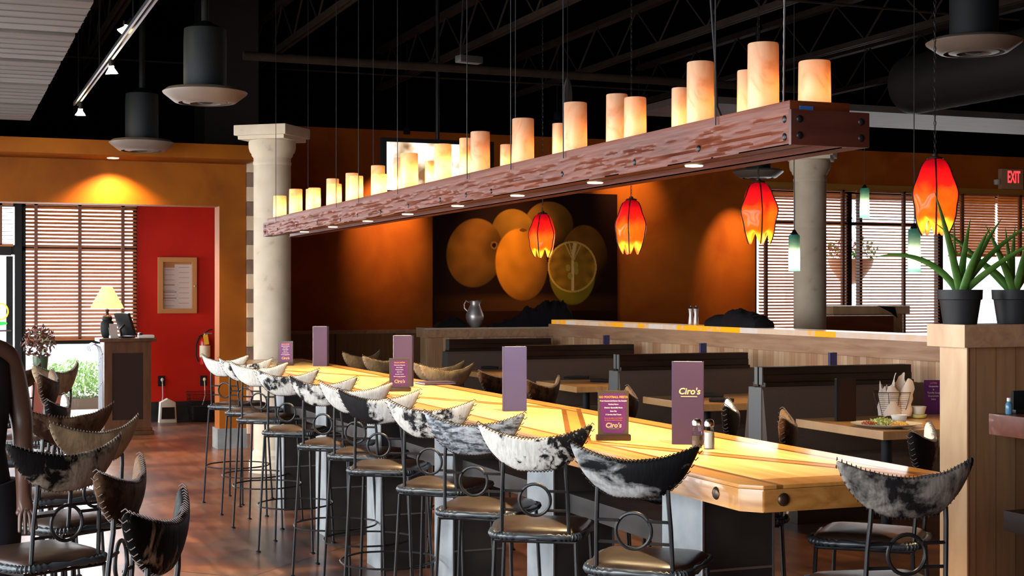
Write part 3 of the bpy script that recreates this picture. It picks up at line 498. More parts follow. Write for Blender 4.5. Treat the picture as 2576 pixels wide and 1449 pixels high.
# ------------------------------------------------------------------ fruit painting
pt = thing('fruit_painting', 'huge unframed painting of orange fruit on the rear wall', 'painting', (0, 0, 0))
xl, xr_ = P(1088), P(1548); zt_, zb_ = atY(1548, 490, YB).z, atY(1300, 829, YB).z; nx, nz = 330, 240
def fruit_col(s, t):
    u = 1088+s*460; v = 480+(t)*349; c = Vector((.012, .003, .003))
    if v > 735: c = c.lerp(Vector((.075, .026, .006)), max(0, min(1, (v-735)/20))*(1-abs(u-1330)/330))
    if v > 782: c = Vector((.022, .006, .003))
    def ell(cx, cy, rx, ry, base, dark, lx, ly, c, p=1.0, rot=0):
        x, y = u-cx, v-cy; x, y = x*math.cos(rot)+y*math.sin(rot), -x*math.sin(rot)+y*math.cos(rot); q = (x/rx)**2+(y/ry)**2
        if q >= 1: return c
        nz_ = math.sqrt(1-q); l = max(0, min(1, .30+.75*((x/rx)*lx+(y/ry)*ly)+.35*nz_)); nn = .85+.3*noise.noise(Vector((u*.03, v*.03, cx)))
        e = min(1, (1-q)*14); return c.lerp(Vector(dark).lerp(Vector(base), l**p)*nn, e)
    c = ell(1372, 560, 62, 58, (.30, .13, .02), (.05, .02, .003), -.3, -.6, c); c = ell(1462, 650, 62, 90, (.20, .075, .012), (.02, .006, .002), -.5, -.7, c)
    c = ell(1281, 580, 54, 57, (.34, .15, .02), (.08, .035, .006), .2, -.7, c); c = ell(1187, 636, 70, 88, (.36, .13, .018), (.07, .035, .008), -.4, -.3, c, rot=.15)
    r = math.hypot((u-1234)/1.0, (v-616)/1.15)
    if 9 < r < 40 and ((u-1187)/70)**2+((v-636)/88)**2 < 1: c = c.lerp(Vector((.03, .012, .003)), .75*(1-(r-9)/31))
    if r < 9: c = Vector((.16, .07, .015)) if r > 5 else Vector((.006, .002, .001))
    c = ell(1302, 664, 66, 93, (.78, .27, .018), (.16, .06, .01), -.55, -.35, c, 1.1, rot=-.08); r = math.hypot((u-1306)/9, (v-577)/4)
    if r < 1: c = Vector((.10, .04, .01))
    c = ell(1431, 688, 60, 80, (.32, .22, .015), (.05, .04, .004), 0, .3, c)
    x, y = (u-1431)/63, (v-669)/66; q = x*x+y*y
    if q < 1:
        if q > .86: c = Vector((.50, .30, .08))
        else:
            nn = .8+.5*noise.noise(Vector((u*.05, v*.05, 3))); c = Vector((.30, .145, .015))*nn
            w_ = 3.2+max(0, (660-v))*.04
            if abs(u-1432-.5*max(0, 640-v)*.4) < w_: c = Vector((.62, .42, .20))
            for k in (-.5, .5, 1.1, -1.1):
                if v < 655 and abs((u-1433)-k*(655-v)*.42) < 1.3: c = Vector((.5, .33, .13))
            for sx, sy in ((1420, 672), (1441, 680), (1425, 692), (1440, 665)):
                if ((u-sx)/6)**2+((v-sy)/9)**2 < 1: c = Vector((.34, .24, .05))
    return c
pm = MB(); V = pm.grid(lambda i, j: Vector((xl+(xr_-xl)*i, YB-.065, zt_-(zt_-zb_)*j)), nx, nz); pm.build('canvas', 'paper', pt, 0)
cv = bpy.data.objects['canvas']; ca = cv.data.color_attributes.new('pigment', 'FLOAT_COLOR', 'POINT')
for i, v in enumerate(cv.data.vertices):
    c = fruit_col((v.co.x-xl)/(xr_-xl), (zt_-v.co.z)/(zt_-zb_)); ca.data[i].color = (max(0, c.x*1.45), max(0, c.y*1.3), max(0, c.z), 1)
def b_can(m, nt, b):
    a = N(nt, 'ShaderNodeVertexColor', layer_name='pigment'); nt.links.new(a.outputs[0], b.inputs['Base Color']); b.inputs['Roughness'].default_value = .7; b.inputs['Specular IOR Level'].default_value = .1
sh('canvas_paint', b_can); cv.data.materials[0] = M['canvas_paint']
bx('stretcher_frame', 'black_paint', xl, xr_, YB-.06, YB-.005, zb_, zt_, pt)

# television hanging from the ceiling
tv0 = atY(960, 345, 14.6); tv1 = atY(1243, 360, 14.6); tvb = tv0.z-.60
tv = thing('hanging_television', 'black-framed television with bright picture hanging behind the alabaster lamps', 'television', (tv0.x, 14.6, 0))
wv = tv1.x-tv0.x; MB().box(0, wv, 0, .07, tvb, tv0.z, .006).build('casing', 'plastic_black', tv); MB().box(.055, wv-.055, -.004, 0, tvb+.05, tv0.z-.045).build('screen', 'tv_screen', tv, 0)
MB().tube([(wv*.5, .04, tv0.z-.02), (wv*.5, .04, 4.95)], .022, 10).build('ceiling_pole', 'plastic_black', tv)

# ------------------------------------------------------------------ bar table
XL, XR, Y0, Y1, ZB = 2.27, 3.035, 3.80, 12.76, 1.07
XM, YM = (XL+XR)/2, (Y0+Y1)/2
bt = thing('bar_table', 'long lacquered golden wood bar table on slate pedestals', 'bar table', (XM, YM, 0)); hx, hy = (XR-XL)/2, (Y1-Y0)/2
poly = [(-hx, -hy+.06), (-hx+.05, -hy), (hx-.05, -hy), (hx, -hy+.06), (hx, hy), (-hx, hy)]
MB().prism(poly, ZB-.012, ZB, .004).build('tabletop', 'bar_lacquer', bt); MB().prism([(x*.999, y*.9999) for x, y in poly], ZB-.083, ZB-.0121, .006).build('edge_band', 'bar_edge', bt)
for (x, y, nv) in ((-hx, -hy+.20, (-1, 0)), (-hx+.12, -hy, (0, -1)), (hx-.12, -hy, (0, -1))):
    b_ = MB().ball((x, y, ZB-.045), .021, 2, (.45 if nv[0] else 1, .45 if nv[1] else 1, 1)); b_.build('bolt', 'bronze', bt)
for i in range(6):
    y = 4.41+1.3*i-YM; x0 = 2.45-XM; x1 = 2.73-XM
    pd = MB().use('slate'); pd.box(x0, x1-.0, y, y+.30, 0, ZB-.084); pd.use('slate_dark'); pd.box(x0+.003, x1+.001, y-.002, y+.0, 0.0, ZB-.084)  # front face plated in darker slate, its shade put into the colour
    pd.build('pedestal', None, bt, 0)
    st = MB()
    for px_ in (x0, x1): st.box(px_-.004, px_+.004, y-.006, y+.003, 0, ZB-.084)
    st.box(x0, x1, y-.005, y+.002, .33, .338); st.box(x0, x1, y-.005, y+.002, .69, .698); st.build('metal_strip', 'steel', bt, 0)
MB().box(2.50-XM, 2.70-XM, 4.6-YM, 11.2-YM, .72, .80).build('spine_beam', 'slate_dark', bt, 0)

# ------------------------------------------------------------------ hanging beam with alabaster lamps
BX0, BX1, BY0, BY1, BZ0, BZ1 = 2.50, 2.79, 3.94, 11.90, 2.12, 2.232
bm_ = thing('hanging_beam', 'long rough-hewn wooden beam hung over the bar on cables', 'beam', (0, 0, 0))
m_ = MB()
def hew(side):
    def f(i, j):
        y = BY0+(BY1-BY0)*i; z = BZ0+(BZ1-BZ0)*j; e = min(1, j*8, (1-j)*8, i*120, (1-i)*120)
        n_ = noise.noise(Vector((y*3.0+z*12+side, z*80, side)))*.6+noise.noise(Vector((y*8+z*25, z*130, side+4)))*.4
        gouge = max(0, n_-.02)*.017*e; return Vector((BX0+gouge if side == 0 else BX1-gouge, y, z))
    return f
m_.grid(hew(0), 1400, 22); m_.grid(hew(9), 500, 6); m_.use('hewn_wood')
m_.box(BX0+.001, BX1-.001, BY0+.001, BY1-.001, BZ1-.002, BZ1); m_.box(BX0+.0, BX0+.075, BY0+.001, BY1-.001, BZ0, BZ0+.004); m_.box(BX1-.075, BX1, BY0+.001, BY1-.001, BZ0, BZ0+.004)
m_.box(BX0+.07, BX1-.07, BY0+.05, BY1-.05, BZ0+.03, BZ0+.034)
for xx in (BX0+.072, BX1-.072): m_.box(xx-.003, xx+.003, BY0+.03, BY1-.03, BZ0+.0, BZ0+.03)
m_.build('hewn_frame', 'hewn_wood', bm_, 30)
MB().box(BX0-.002, BX1+.002, BY0-.012, BY0+.002, BZ0, BZ1, .002).build('end_board', 'end_wood', bm_)
LX0, LX1 = BX0+.02, BX1-.045; MB().box(LX0, LX1, BY0+.03, BY1-.06, BZ1+.0005, BZ1+.034, .002).build('top_board', 'hewn_wood', bm_)
MB().box(2.555, 2.605, BY0+.0265, BY0+.0295, BZ1+.003, BZ1+.017).build('painter_tape', 'blue_tape', bm_)
bps = [(BX0, y, z) for y in (BY0+.03, BY1-.07) for z in (BZ0+.028, BZ1-.028)]
for (u, v) in ((1757, 374), (1596, 408), (1414, 438), (1235, 481), (1172, 491), (1107, 502), (1027, 518), (957, 533), (899, 542), (856, 553), (798, 560), (745, 568), (698, 577)): p = atX(u, v, BX0); bps.append((BX0, p.y, p.z))
for p in bps: MB().ball(p, .0125, 2, (.45, 1, 1)).build('bolt', 'iron', bm_)
for p in [(x, BY0-.012, z) for x in (BX0+.03, BX1-.03) for z in (BZ0+.03, BZ1-.03)]: MB().ball(p, .0125, 2, (1, .45, 1)).build('bolt', 'iron', bm_)
for i in range(8):
    y = BY0+.76+i*.87; MB().lathe([(.0, 0), (.032, 0), (.034, .004), (0, .005)], (2.575 if i % 2 == 0 else 2.58, y, BZ0-.0005-.004), 18).build('puck_light', 'puck', bm_)
    spot('puck_beam', (2.62, y, BZ0-.03), (2.66, y, 1.0), 165, (1, .73, .38), 110, .8, .02)
for (u) in (694, 775, 846, 902, 939, 1000, 1175, 1285, 1297, 1417, 1800):
    k = (u-1288)/F; X = BX0+.012 if u not in (775, 939, 1297) else BX1-.02; d = X/(k*CS+SN); p = cw(k*d, d)
    if BY0 < p.y < BY1: MB().tube([(X, p.y, BZ1), (X, p.y, 4.9)], (.0022 if u < 1100 else .0026), 6).build('cable', 'iron', bm_)
cx0 = atX(1800, 255, 2.6)
tag(MB().tube([(2.60, cx0.y-.05, BZ1+.036), (2.60, cx0.y-.01, BZ1+.09), (2.61, cx0.y+.02, 2.5), (2.60, cx0.y+.045, 2.8), (2.60, cx0.y+.04, 3.2), (2.60, cx0.y, 4.9)], .0052, 8).build('flexible_conduit', 'iron'), 'black flexible conduit dropping to the beam beside a tall lamp', 'cable', 'flexible conduits at the beam')
cx1 = atX(1968, 200, 2.74); zs = [BZ1+.0+.004+i*.02 for i in range(130)]
tag(MB().tube([(2.755+.0*z, cx1.y+.02*math.sin(z), z) for z in zs], [.0036 if i % 2 else .0050 for i in range(130)], 8).build('flexible_conduit', 'iron_grey'), 'silver ribbed conduit dropping behind the tallest right lamp', 'cable', 'flexible conduits at the beam')
# lamps: (u, top v, width px, back row?)
LZ = BZ1+.035
lamps = [(2049, 155, 96, 0), (1920, 110, 80, 0), (1880, 178, 52, 1), (1762, 157, 70, 0), (1712, 222, 46, 1), (1598, 246, 57, 0), (1552, 238, 60, 1), (1447, 259, 61, 0), (1407, 311, 36, 1), (1316, 299, 56, 0), (1275, 364, 34, 1),
         (1208, 332, 50, 0), (1172, 348, 34, 1), (1114, 363, 44, 0), (1083, 406, 28, 1), (1029, 386, 46, 0), (1003, 397, 26, 1), (957, 438, 34, 0), (951, 417, 38, 1), (896, 443, 36, 0), (886, 436, 36, 1), (842, 463, 36, 0), (837, 450, 36, 1), (791, 473, 32, 0), (784, 476, 30, 1), (744, 476, 34, 0), (704, 493, 34, 0)]
lname = ['short wide alabaster lamp alone at the near end of the beam', 'tallest alabaster lamp near the right end of the beam', 'narrow alabaster lamp half behind the tallest one', 'tall alabaster lamp crossed by the black conduit', 'medium alabaster lamp left behind the conduit-crossed lamp', 'alabaster lamp in front right of the middle-right pair', 'taller grey-topped lamp behind left in the middle-right pair', 'tall lamp above the middle of the beam with a small lamp at its left', 'small bright lamp tucked left behind a tall mid-beam lamp', 'tall alabaster lamp right of the tiniest lamp', 'tiniest alabaster lamp beside a hanging cable',
         'tall alabaster lamp at the right edge of the television', 'pale lamp left behind the one at the television edge', 'tall lamp standing against the bright television picture', 'low lamp left behind the lamp against the television', 'veined lamp at the left part of the television picture', 'slim lamp half hidden at left of the veined lamp', 'short rose lamp just left of the television', 'yellow glowing lamp behind the short rose lamp', 'glowing yellow lamp, front of the pair fifth from the far end', 'glowing yellow lamp, rear of the pair fifth from the far end', 'glowing lamp, front of the pair fourth from the far end', 'glowing lamp, rear of the pair fourth from the far end', 'glowing lamp, front of the pair third from the far end', 'glowing lamp, rear of the pair third from the far end', 'glowing yellow lamp second from the far end of the beam', 'glowing yellow lamp at the far end of the beam, over the column']
for (u, tv_, wpx, back), la in zip(lamps, lname):
    X = 2.675 if back else 2.580; k = (u-1288)/F; d = X/(k*CS+SN); p = cw(k*d, d, LZ); ztop = HC+(HOR-tv_)*d/F; r = wpx/F*d/2; hgt = ztop-LZ
    if u == 2049: X = 2.70; d = X/(k*CS+SN); p = cw(k*d, d, LZ); ztop = HC+(HOR-tv_)*d/F; r = wpx/F*d/2; hgt = ztop-LZ
    r = min(r, .047 if back else .054)
    t = thing('alabaster_lamp', la, 'lamp', p, random.random()*6, 'alabaster candle lamps on the beam')
    MB().lathe([(r*.97, .0), (r, .004), (r*.985, hgt*.5), (r*.97, hgt-.003), (r*.93, hgt), (r*.80, hgt-.002), (r*.78, hgt-.012), (.001, hgt-.013)], seg=28, cap=False).build('shade', 'alabaster', t)
    far = p.y > 7.4
    MB().ball((0, 0, .03), .010, 1).build('bulb', 'bulb', t); point('lamp_glow', p+Vector((.3*r, .0, min(.075, hgt*.42))), .42 if not far else 2.6, (1, .33, .06) if not far else (1, .55, .15), .012)
    MB().lathe([(r*.9, -.0), (r*.9, .003)], seg=20).build('base_disc', 'candle_cap', t)

# ------------------------------------------------------------------ stool
def make_stool():
    t = thing('bar_stool', '', 'bar stool')
    # crescent hide back
    zc0, zc1, W2 = 1.000, 1.122, .212
    def prof(x):
        a = abs(x); top = zc1+.052*a**2; bot = zc0+.155*a**3.1; return top, min(bot, top-.024)
    def pad(i, j):                      # i around section, j across width
        x = -1+2*j; x = math.copysign(1-(1-abs(x))**1.25, x) if x else 0; top, bot = prof(x); a = 2*PI*i; h = (top-bot)/2; th = .022*(1-.35*abs(x)**3)
        e = max(.04, (1-abs(x)**26)) ** .5; zc = (top+bot)/2+.012*math.sin(9*x)*.12; zz = zc+math.sin(a)*h*e; yy = math.copysign(abs(math.cos(a))**.7, math.cos(a))*th*e
        lean = -(zz-1.0)*.22; return Vector((x*W2, -.198+lean+.060*x*x+yy, zz+.004*noise.noise(Vector((x*5, a, 1)))))
    b_ = MB(); V = b_.grid(pad, 22, 41, True)
    for row in (0, 40): b_._f([b_.bm.faces.new([V[i][row] for i in range(22)][::1 if row else -1])])
    bk_ = b_.build('backrest', 'hide_white', t, 60)
    s_ = MB()
    for top_ in (1, 0):
        n_ = 34
        for k in range(n_+1):
            x = -1+2*k/n_; tp, bt_ = prof(x); z = tp if top_ else bt_; y = -.198-(z-1.0)*.22+.06*x*x; dx = .006
            s_.tube([(x*W2-dx, y-.012, z-.004 if top_ else z+.004), (x*W2, y, z+.004 if top_ else z-.004), (x*W2+dx, y+.012, z-.004 if top_ else z+.004)], .0016, 4)
    s_.build('stitching', 'thread', bk_)
    # seat
    def sq(a, fr, rx, y0):
        c, s2 = math.cos(a), math.sin(a); e = .38; x = math.copysign(abs(c)**e, c); y = math.copysign(abs(s2)**e, s2); w_ = .165+.022*(y+1)/2*1.2; return Vector((x*w_*fr, y*.19*fr+y0, 0))
    def seat(i, j):
        a = 2*PI*i; prof_ = ((.0, .792), (.35, .791), (.7, .788), (.9, .782), (.98, .772), (1., .760), (.97, .748), (.9, .744), (.0, .744)); fr, z = prof_[round(j*8)]; p = sq(a, max(fr, .001), 1, 0); p.z = z; return p
    b_ = MB(); b_.grid(seat, 48, 9, True); st_ = b_.build('seat', 'seat_leather', t, 60)
    b_ = MB(); ps = []; rs = []
    for k in range(96):
        p = sq(2*PI*k/96, 1.02, 1, 0); p.z = .757; ps.append(p); rs.append(.0150 if k % 2 else .0085)
    b_.tube(ps, rs, 7, closed=True).build('seat_lacing', 'lace', st_, 80)
    fr = MB(); R_ = .0072
    c4 = [(-.150, -.172), (.150, -.172), (.168, .165), (-.168, .165)]
    fr.tube([(x, y, .737) for x, y in c4], .007, 6, closed=True); fr.build('seat_frame', 'iron', t)
    ft = []
    for x, y in c4:
        fx, fy = x*1.17+(.004 if x > 0 else -.004), y*1.20; ft.append((fx, fy)); l_ = MB(); l_.tube([(x, y, .737), ((x+fx)/2, (y+fy)/2, .37), (fx, fy, .008)], .0078, 7); l_.lathe([(.017, 0), (.017, .006), (.008, .012)], (fx, fy, 0), 10); l_.build('leg', 'iron', t)
    for i in range(4):
        a_, b2 = Vector((*c4[i], 0)), Vector((*c4[(i+1) % 4], 0)); fa, fb_ = Vector((*ft[i], 0)), Vector((*ft[(i+1) % 4], 0)); zf = .285; q_ = (.737-zf)/.737; A = a_.lerp(fa, q_); B = b2.lerp(fb_, q_); mid_ = (A+B)/2; out = mid_.normalized()*.065
        pts = [Vector((*(A.lerp(B, s2)+out*math.sin(PI*s2)).xy, zf)) for s2 in [k/8 for k in range(9)]]; MB().tube(pts, .0055, 6).build('foot_hoop', 'iron', t)
    for sx in (-1, 1): MB().tube([(sx*.126, -.170, .74), (sx*.122, -.182, .90), (sx*.117, -.193, .99), (sx*.115, -.194, 1.03)], .0075, 7).build('upright', 'iron', t)
    yz = lambda z: -.182-(z-.90)*.13
    MB().tube([(.058*math.cos(2*PI*k/28), yz(.89), .892+.058*math.sin(2*PI*k/28)) for k in range(28)], .0062, 7, closed=True).build('ring', 'iron', t)
    for z in (.925, .853):
        for sx in (-1, 1): MB().tube([(sx*.124, yz(z), z), (sx*.046, yz(z), z)], .0058, 6).build('rail', 'iron', t)
    return t
stool0 = make_stool(); used = [False]
def place(u, d, alpha, label, hide, grp, dz=0., sc=1., leather=None):
    back = cw((u-1288)/F*d, d); az = YAW+math.radians(alpha); dv = Vector((math.sin(az), math.cos(az), 0)); o = back+dv*.205*sc
    if not used[0]:
        r = stool0; used[0] = True; r.location = (o.x, o.y, 0); r.rotation_euler = (0, 0, -az); r['label'] = label; r['group'] = grp
    else: r = dup(stool0, (o.x, o.y, 0), -az, label, grp, sc)
    for c in r.children:
        if c.name.startswith('backrest'): c.material_slots[0].link = 'OBJECT'; c.material_slots[0].material = M[hide]
    return r
G1 = 'cowhide stools along the left side of the bar'
place(561, 11.4, 22, 'farthest left-side stool, plain white hide back beside the pier', 'hide_white', G1); place(614, 10.8, 12, 'stool with white back mottled black at its right tip, second from the pier', 'hide_speckle', G1)
place(648, 10.2, 9, 'stool with plain pale grey-cream hide back, third from the pier', 'hide_cream', G1); place(718, 9.25, 9, 'stool with white back and round black spots, fourth from the pier', 'hide_patch', G1)
place(808, 8.42, 16, 'stool with white back and heavy black blotch, half behind the plain cream one', 'hide_patch2', G1) if 'hide_patch2' in M else place(808, 8.45, 16, 'stool with white back and heavy black blotch, half behind the plain cream one', 'hide_speckle', G1)
place(890, 7.9, 15, 'stool with creamy white hide back and one dark dot, sixth from the pier', 'hide_white', G1); place(950, 7.25, 9, 'stool with back black on its left half and white on its right', 'hide_half', G1)
place(1076, 6.55, 18, 'stool with white back scattered in black flecks, left of the purple menus', 'hide_speckle', G1); place(1187, 5.85, 16, 'stool with blue-grey roan hide back, third from the near end', 'hide_salt', G1)
place(1343, 5.32, 9, 'stool with white hide back freckled black along the top, second from near end', 'hide_white2', G1) if 'hide_white2' in M else place(1343, 5.32, 9, 'stool with white hide back freckled black along the top, second from near end', 'hide_white', G1)
place(1589, 4.62, 19, 'nearest left-side stool, mostly black hide back with smoky white streaks', 'hide_black', G1)
place(2290, 4.20, -10, 'grey mottled hide stool at the near end of the bar', 'hide_grey', 'cowhide stool at the near end of the bar')
G2 = 'cowhide stools along the right side of the bar'
place(915, 12.1, -50, 'farthest right-side stool with tan hide back, over the far bar end', 'hide_tan', G2); place(968, 11.4, -50, 'tan hide stool just in front of the farthest right-side one', 'hide_tan', G2)
place(1107, 10.35, -28, 'pale tan hide stool with thick white stitches, rear of the overlapping pair', 'hide_tan', G2); place(1130, 9.95, -32, 'pale tan hide stool with dark right tip, front of the overlapping pair', 'hide_tan', G2)
place(1256, 9.2, -62, 'brown hide stool partly hidden by the blue menu', 'hide_brown', G2); place(1377, 8.25, -63, 'dark brown hide stool right of the blue menu', 'hide_brown', G2)
place(1590, 7.35, -84, 'brown hide stool seen edge-on right of the framed football card', 'hide_brown', G2); place(1843, 6.45, -80, 'pale and dark hide stool edge-on below the second booth end', 'hide_half', G2)
place(1986, 5.85, -79, 'golden brown hide tip edge-on over the bar edge near the plate table', 'hide_brown', G2); place(2335, 5.25, -66, 'black and white hide stool against the light wood post', 'hide_half', G2)
G3 = 'cowhide stools around the high tables at left'
for (xc, d, al, hide, la) in ((-1.4545, 4.79, -49, 'hide_dark', 'black hide stool with mottled right side, widest one at lower left'), (-1.085, 4.12, -89, 'hide_brown', 'brown-black brindle stool turned sideways, middle of the lower left group'), (-.805, 3.40, -86, 'hide_flame', 'nearest lower left stool, black hide back with cream flames'),
        (-1.575, 5.56, -56, 'hide_tan', 'stool with orange-lit brindle rim behind the widest left stool'), (-1.90, 6.25, -40, 'hide_brown', 'plain brown suede-backed stool below the window corner'), (-2.09, 6.75, -97, 'hide_half', 'narrow white stool with black stitches seen edge-on'),
        (-2.36, 7.45, -100, 'hide_brown', 'tall dark brown stool edge-on beside the standing person'), (-2.58, 8.3, -75, 'hide_tan', 'tan stool with pointed tip behind the edge-on ones'), (-3.36, 10.0, -70, 'hide_brown', 'far brown stool below the jade plant')):
    place(xc/d*F+1288, d, al, la, hide, G3, sc=1.07 if d > 7.2 and d < 9 else 1.)
for (xc, d, la) in ((-1.72, 3.55, 'dark round high table mostly outside the frame, nearest'), (-2.55, 4.65, 'dark round high table beside the standing person'), (-3.2, 7.4, 'dark round high table farther back at the left edge')):
    t = thing('high_table', la, 'table', cw(xc, d), 0, 'dark high tables at left'); MB().lathe([(.30, 1.035), (.315, 1.04), (.315, 1.07), (.30, 1.075)], seg=36).build('tabletop', 'espresso', t); MB().tube([(0, 0, .02), (0, 0, 1.035)], .03, 14).build('pole', 'iron', t); MB().lathe([(.24, 0), (.24, .012), (.05, .03)], seg=28).build('base_plate', 'iron', t)

# ------------------------------------------------------------------ things on the bar
def menu(u, v, rz, label, logo=False, w=.118, dp=.042, h=.318, main='purple_board', side='blue_board', closed=False):
    p = atZ(u, v, ZB+.001); t = thing('standing_menu', label, 'menu', p, rz, 'purple standing menus'); b_ = MB().use(main)
    b_.box(-w/2, w/2, -.0025, 0, 0, h); b_.use(side); b_.box(-w/2-.002, -w/2+.0005, 0, dp, 0, h) if not closed else b_.box(-w/2-.002, -w/2+.0005, 0, dp, 0, h); b_.use(main); b_.box(w/2-.0005, w/2+.002, 0, dp, 0, h); b_.box(-w/2, w/2, dp, dp+.0025, 0, h-.004)
    cv_ = b_.build('cover', None, t, 0); MB().box(-w/2+.004, w/2-.004, .002, .005, .004, h+.0012).build('page', 'paper', t, 0)
    if logo: text("Ciro's", .034, 'gold_ink', Matrix.Translation((.006, -.003, h*.64)) @ FRONT, cv_, bold=.0008, shear=.15); MB().box(-.026, .036, -.0036, -.0025, h*.64-.021, h*.64-.018).build('logo_stroke', 'gold_ink', cv_)
    return t
vr = lambda a: -YAW+math.radians(a)
menu(1730, 1118, vr(-8), 'nearest standing menu, purple with gold lettering beside the shakers', True, side='blue_board'); menu(1296, 1034, vr(10), 'blue standing menu at the middle of the bar', main='blue_board', side='purple_board', w=.112)
menu(1013, 972, vr(-8), 'standing purple menu behind the cocktail card', side='paper', w=.118); menu(805, 921, vr(-12), 'farthest standing purple menu near the stone column', side='paper', w=.118)
def card(u, v, rz, label, title, lines, small):
    t = thing('table_card_holder', label, 'table card', atZ(u, v, ZB+.001), rz, 'purple table cards in dark holders'); w, h = .122, .196
    MB().box(-w/2, w/2, 0, .008, .02, h, .001).build('holder', 'holder_frame', t, 0); MB().box(-w/2-.008, w/2+.008, -.016, .024, 0, .022, .005).build('base', 'bronze', t)
    b_ = MB(); b_.prism([(-.050, .045), (-.036, .027), (.036, .027), (.050, .045), (.050, .172), (.040, .184), (-.040, .184), (-.050, .172)], 0, .001, T=Matrix.Rotation(PI/2, 4, 'X')); hd_ = t; c_ = b_.build('card', 'print_purple', t, 0)
    T = lambda z: Matrix.Translation((0, -.0016, z)) @ FRONT
    text(title, .0115, 'orange_ink', T(.170), c_, ext=.0002, bold=.0004)
    for i, l in enumerate(lines): text(l, .0070, 'white_ink', T(.155-.0135*i), c_, ext=.0002, bold=.0002)
    for i, l in enumerate(small): text(l, .0054, 'orange_ink', T(.087-.008*i), c_, ext=.0002)
    text("Ciro's", .026, 'gold_ink', T(.058), c_, ext=.0002, bold=.0006, shear=.15); MB().box(-.022, .022, -.002, -.001, .044, .0455).build('logo_stroke', 'leaf_green', c_)
    return t
card(1543, 1107, vr(2), 'nearest framed purple card headed football fiesta', 'GO FOOTBALL FIESTA', ['Fresh Guacamole/Queso Dip Sampler', 'Nachos Bravo', 'Chicken Quesadilla Fiesta', 'Bean Dip', '3 Carnitas Beef Tacos'], ['Go for the tables of our Cantina', 'for delicious weekend favorites'])
card(1005, 984, vr(2), 'framed purple card in front of the middle purple menu', "Ciro's LATIN", ['Watermelon Margarita', 'Berry Sangria', 'Pineapple Mojito', 'Agave Sour', 'Cucumber Cooler', 'Blood Orange Margarita'], ['Ask your server', 'for the full list']); card(718, 919, vr(2), 'farthest framed purple card in front of the stone column', "Ciro's LATIN", ['Watermelon Margarita', 'Berry Sangria', 'Pineapple Mojito', 'Agave Sour', 'Cucumber Cooler', 'Blood Orange Margarita'], ['Ask your server', 'for the full list'])
p = atZ(1096, 966, ZB+.001); t = thing('closed_menu', 'closed purple menu lying flat on the bar edge', 'menu', p, vr(25)); MB().box(-.11, .11, -.085, .085, 0, .004, .001).box(-.11, .11, -.085, .085, .012, .016, .001).build('cover', 'purple_board', t); MB().box(-.105, .105, -.08, .08, .0042, .0118).build('page', 'paper', t)
for (u, v, fill, la) in ((1753, 1126, 'pepper', 'glass pepper shaker with metal cap on the bar'), (1784, 1129, 'salt', 'glass salt shaker full of white salt on the bar')):
    t = thing('shaker', la, 'shaker', atZ(u, v, ZB+.001), 0, 'salt and pepper on the bar'); r = .020
    MB().lathe([(.019, 0), (.0205, .006), (.0195, .06), (.0165, .078), (.0155, .086)], seg=8, cap=False).build('jar', 'clear_glass', t, 0); MB().lathe([(.0, .002), (.0175, .003), (.0178, .062 if fill == 'salt' else .045), (.0, .064 if fill == 'salt' else .047)], seg=12).build('contents', fill, t)
    MB().lathe([(.0165, .083), (.0185, .085), (.0185, .099), (.014, .108), (.0, .112)], seg=20).build('cap', 'chrome', t)

# ------------------------------------------------------------------ right: near partition with pots
WX = 4.50; WY0, WY1 = 5.60, 5.84
pz = atX(2420, 817, WX).z; cz0 = pz-.108
np_ = thing('wood_partition', 'light wood plank partition wall with thick capped top at right', 'partition', (0, 0, 0))
MB().box(WX+.055, 9.0, WY0+.03, WY1-.03, 0, cz0).build('plank_panel', 'oak_boards', np_, 0); MB().box(WX+.045, WX+.0545, WY0+.02, WY1-.02, 0, cz0, .001).build('end_post', 'maple', np_, 0)
MB().box(WX+.0, WX+.002, WY0-.02, WY1+.02, cz0, pz).build('cap_end', 'maple', np_, 0); MB().box(WX+.0025, 9.0, WY0-.02, WY1+.02, cz0, pz, .002).build('cap', 'trim_cap', np_, 0) if 'trim_cap' in M else MB().box(WX+.0025, 9.0, WY0-.02, WY1+.02, cz0, pz, .002).build('cap', 'trim_wood', np_, 0)
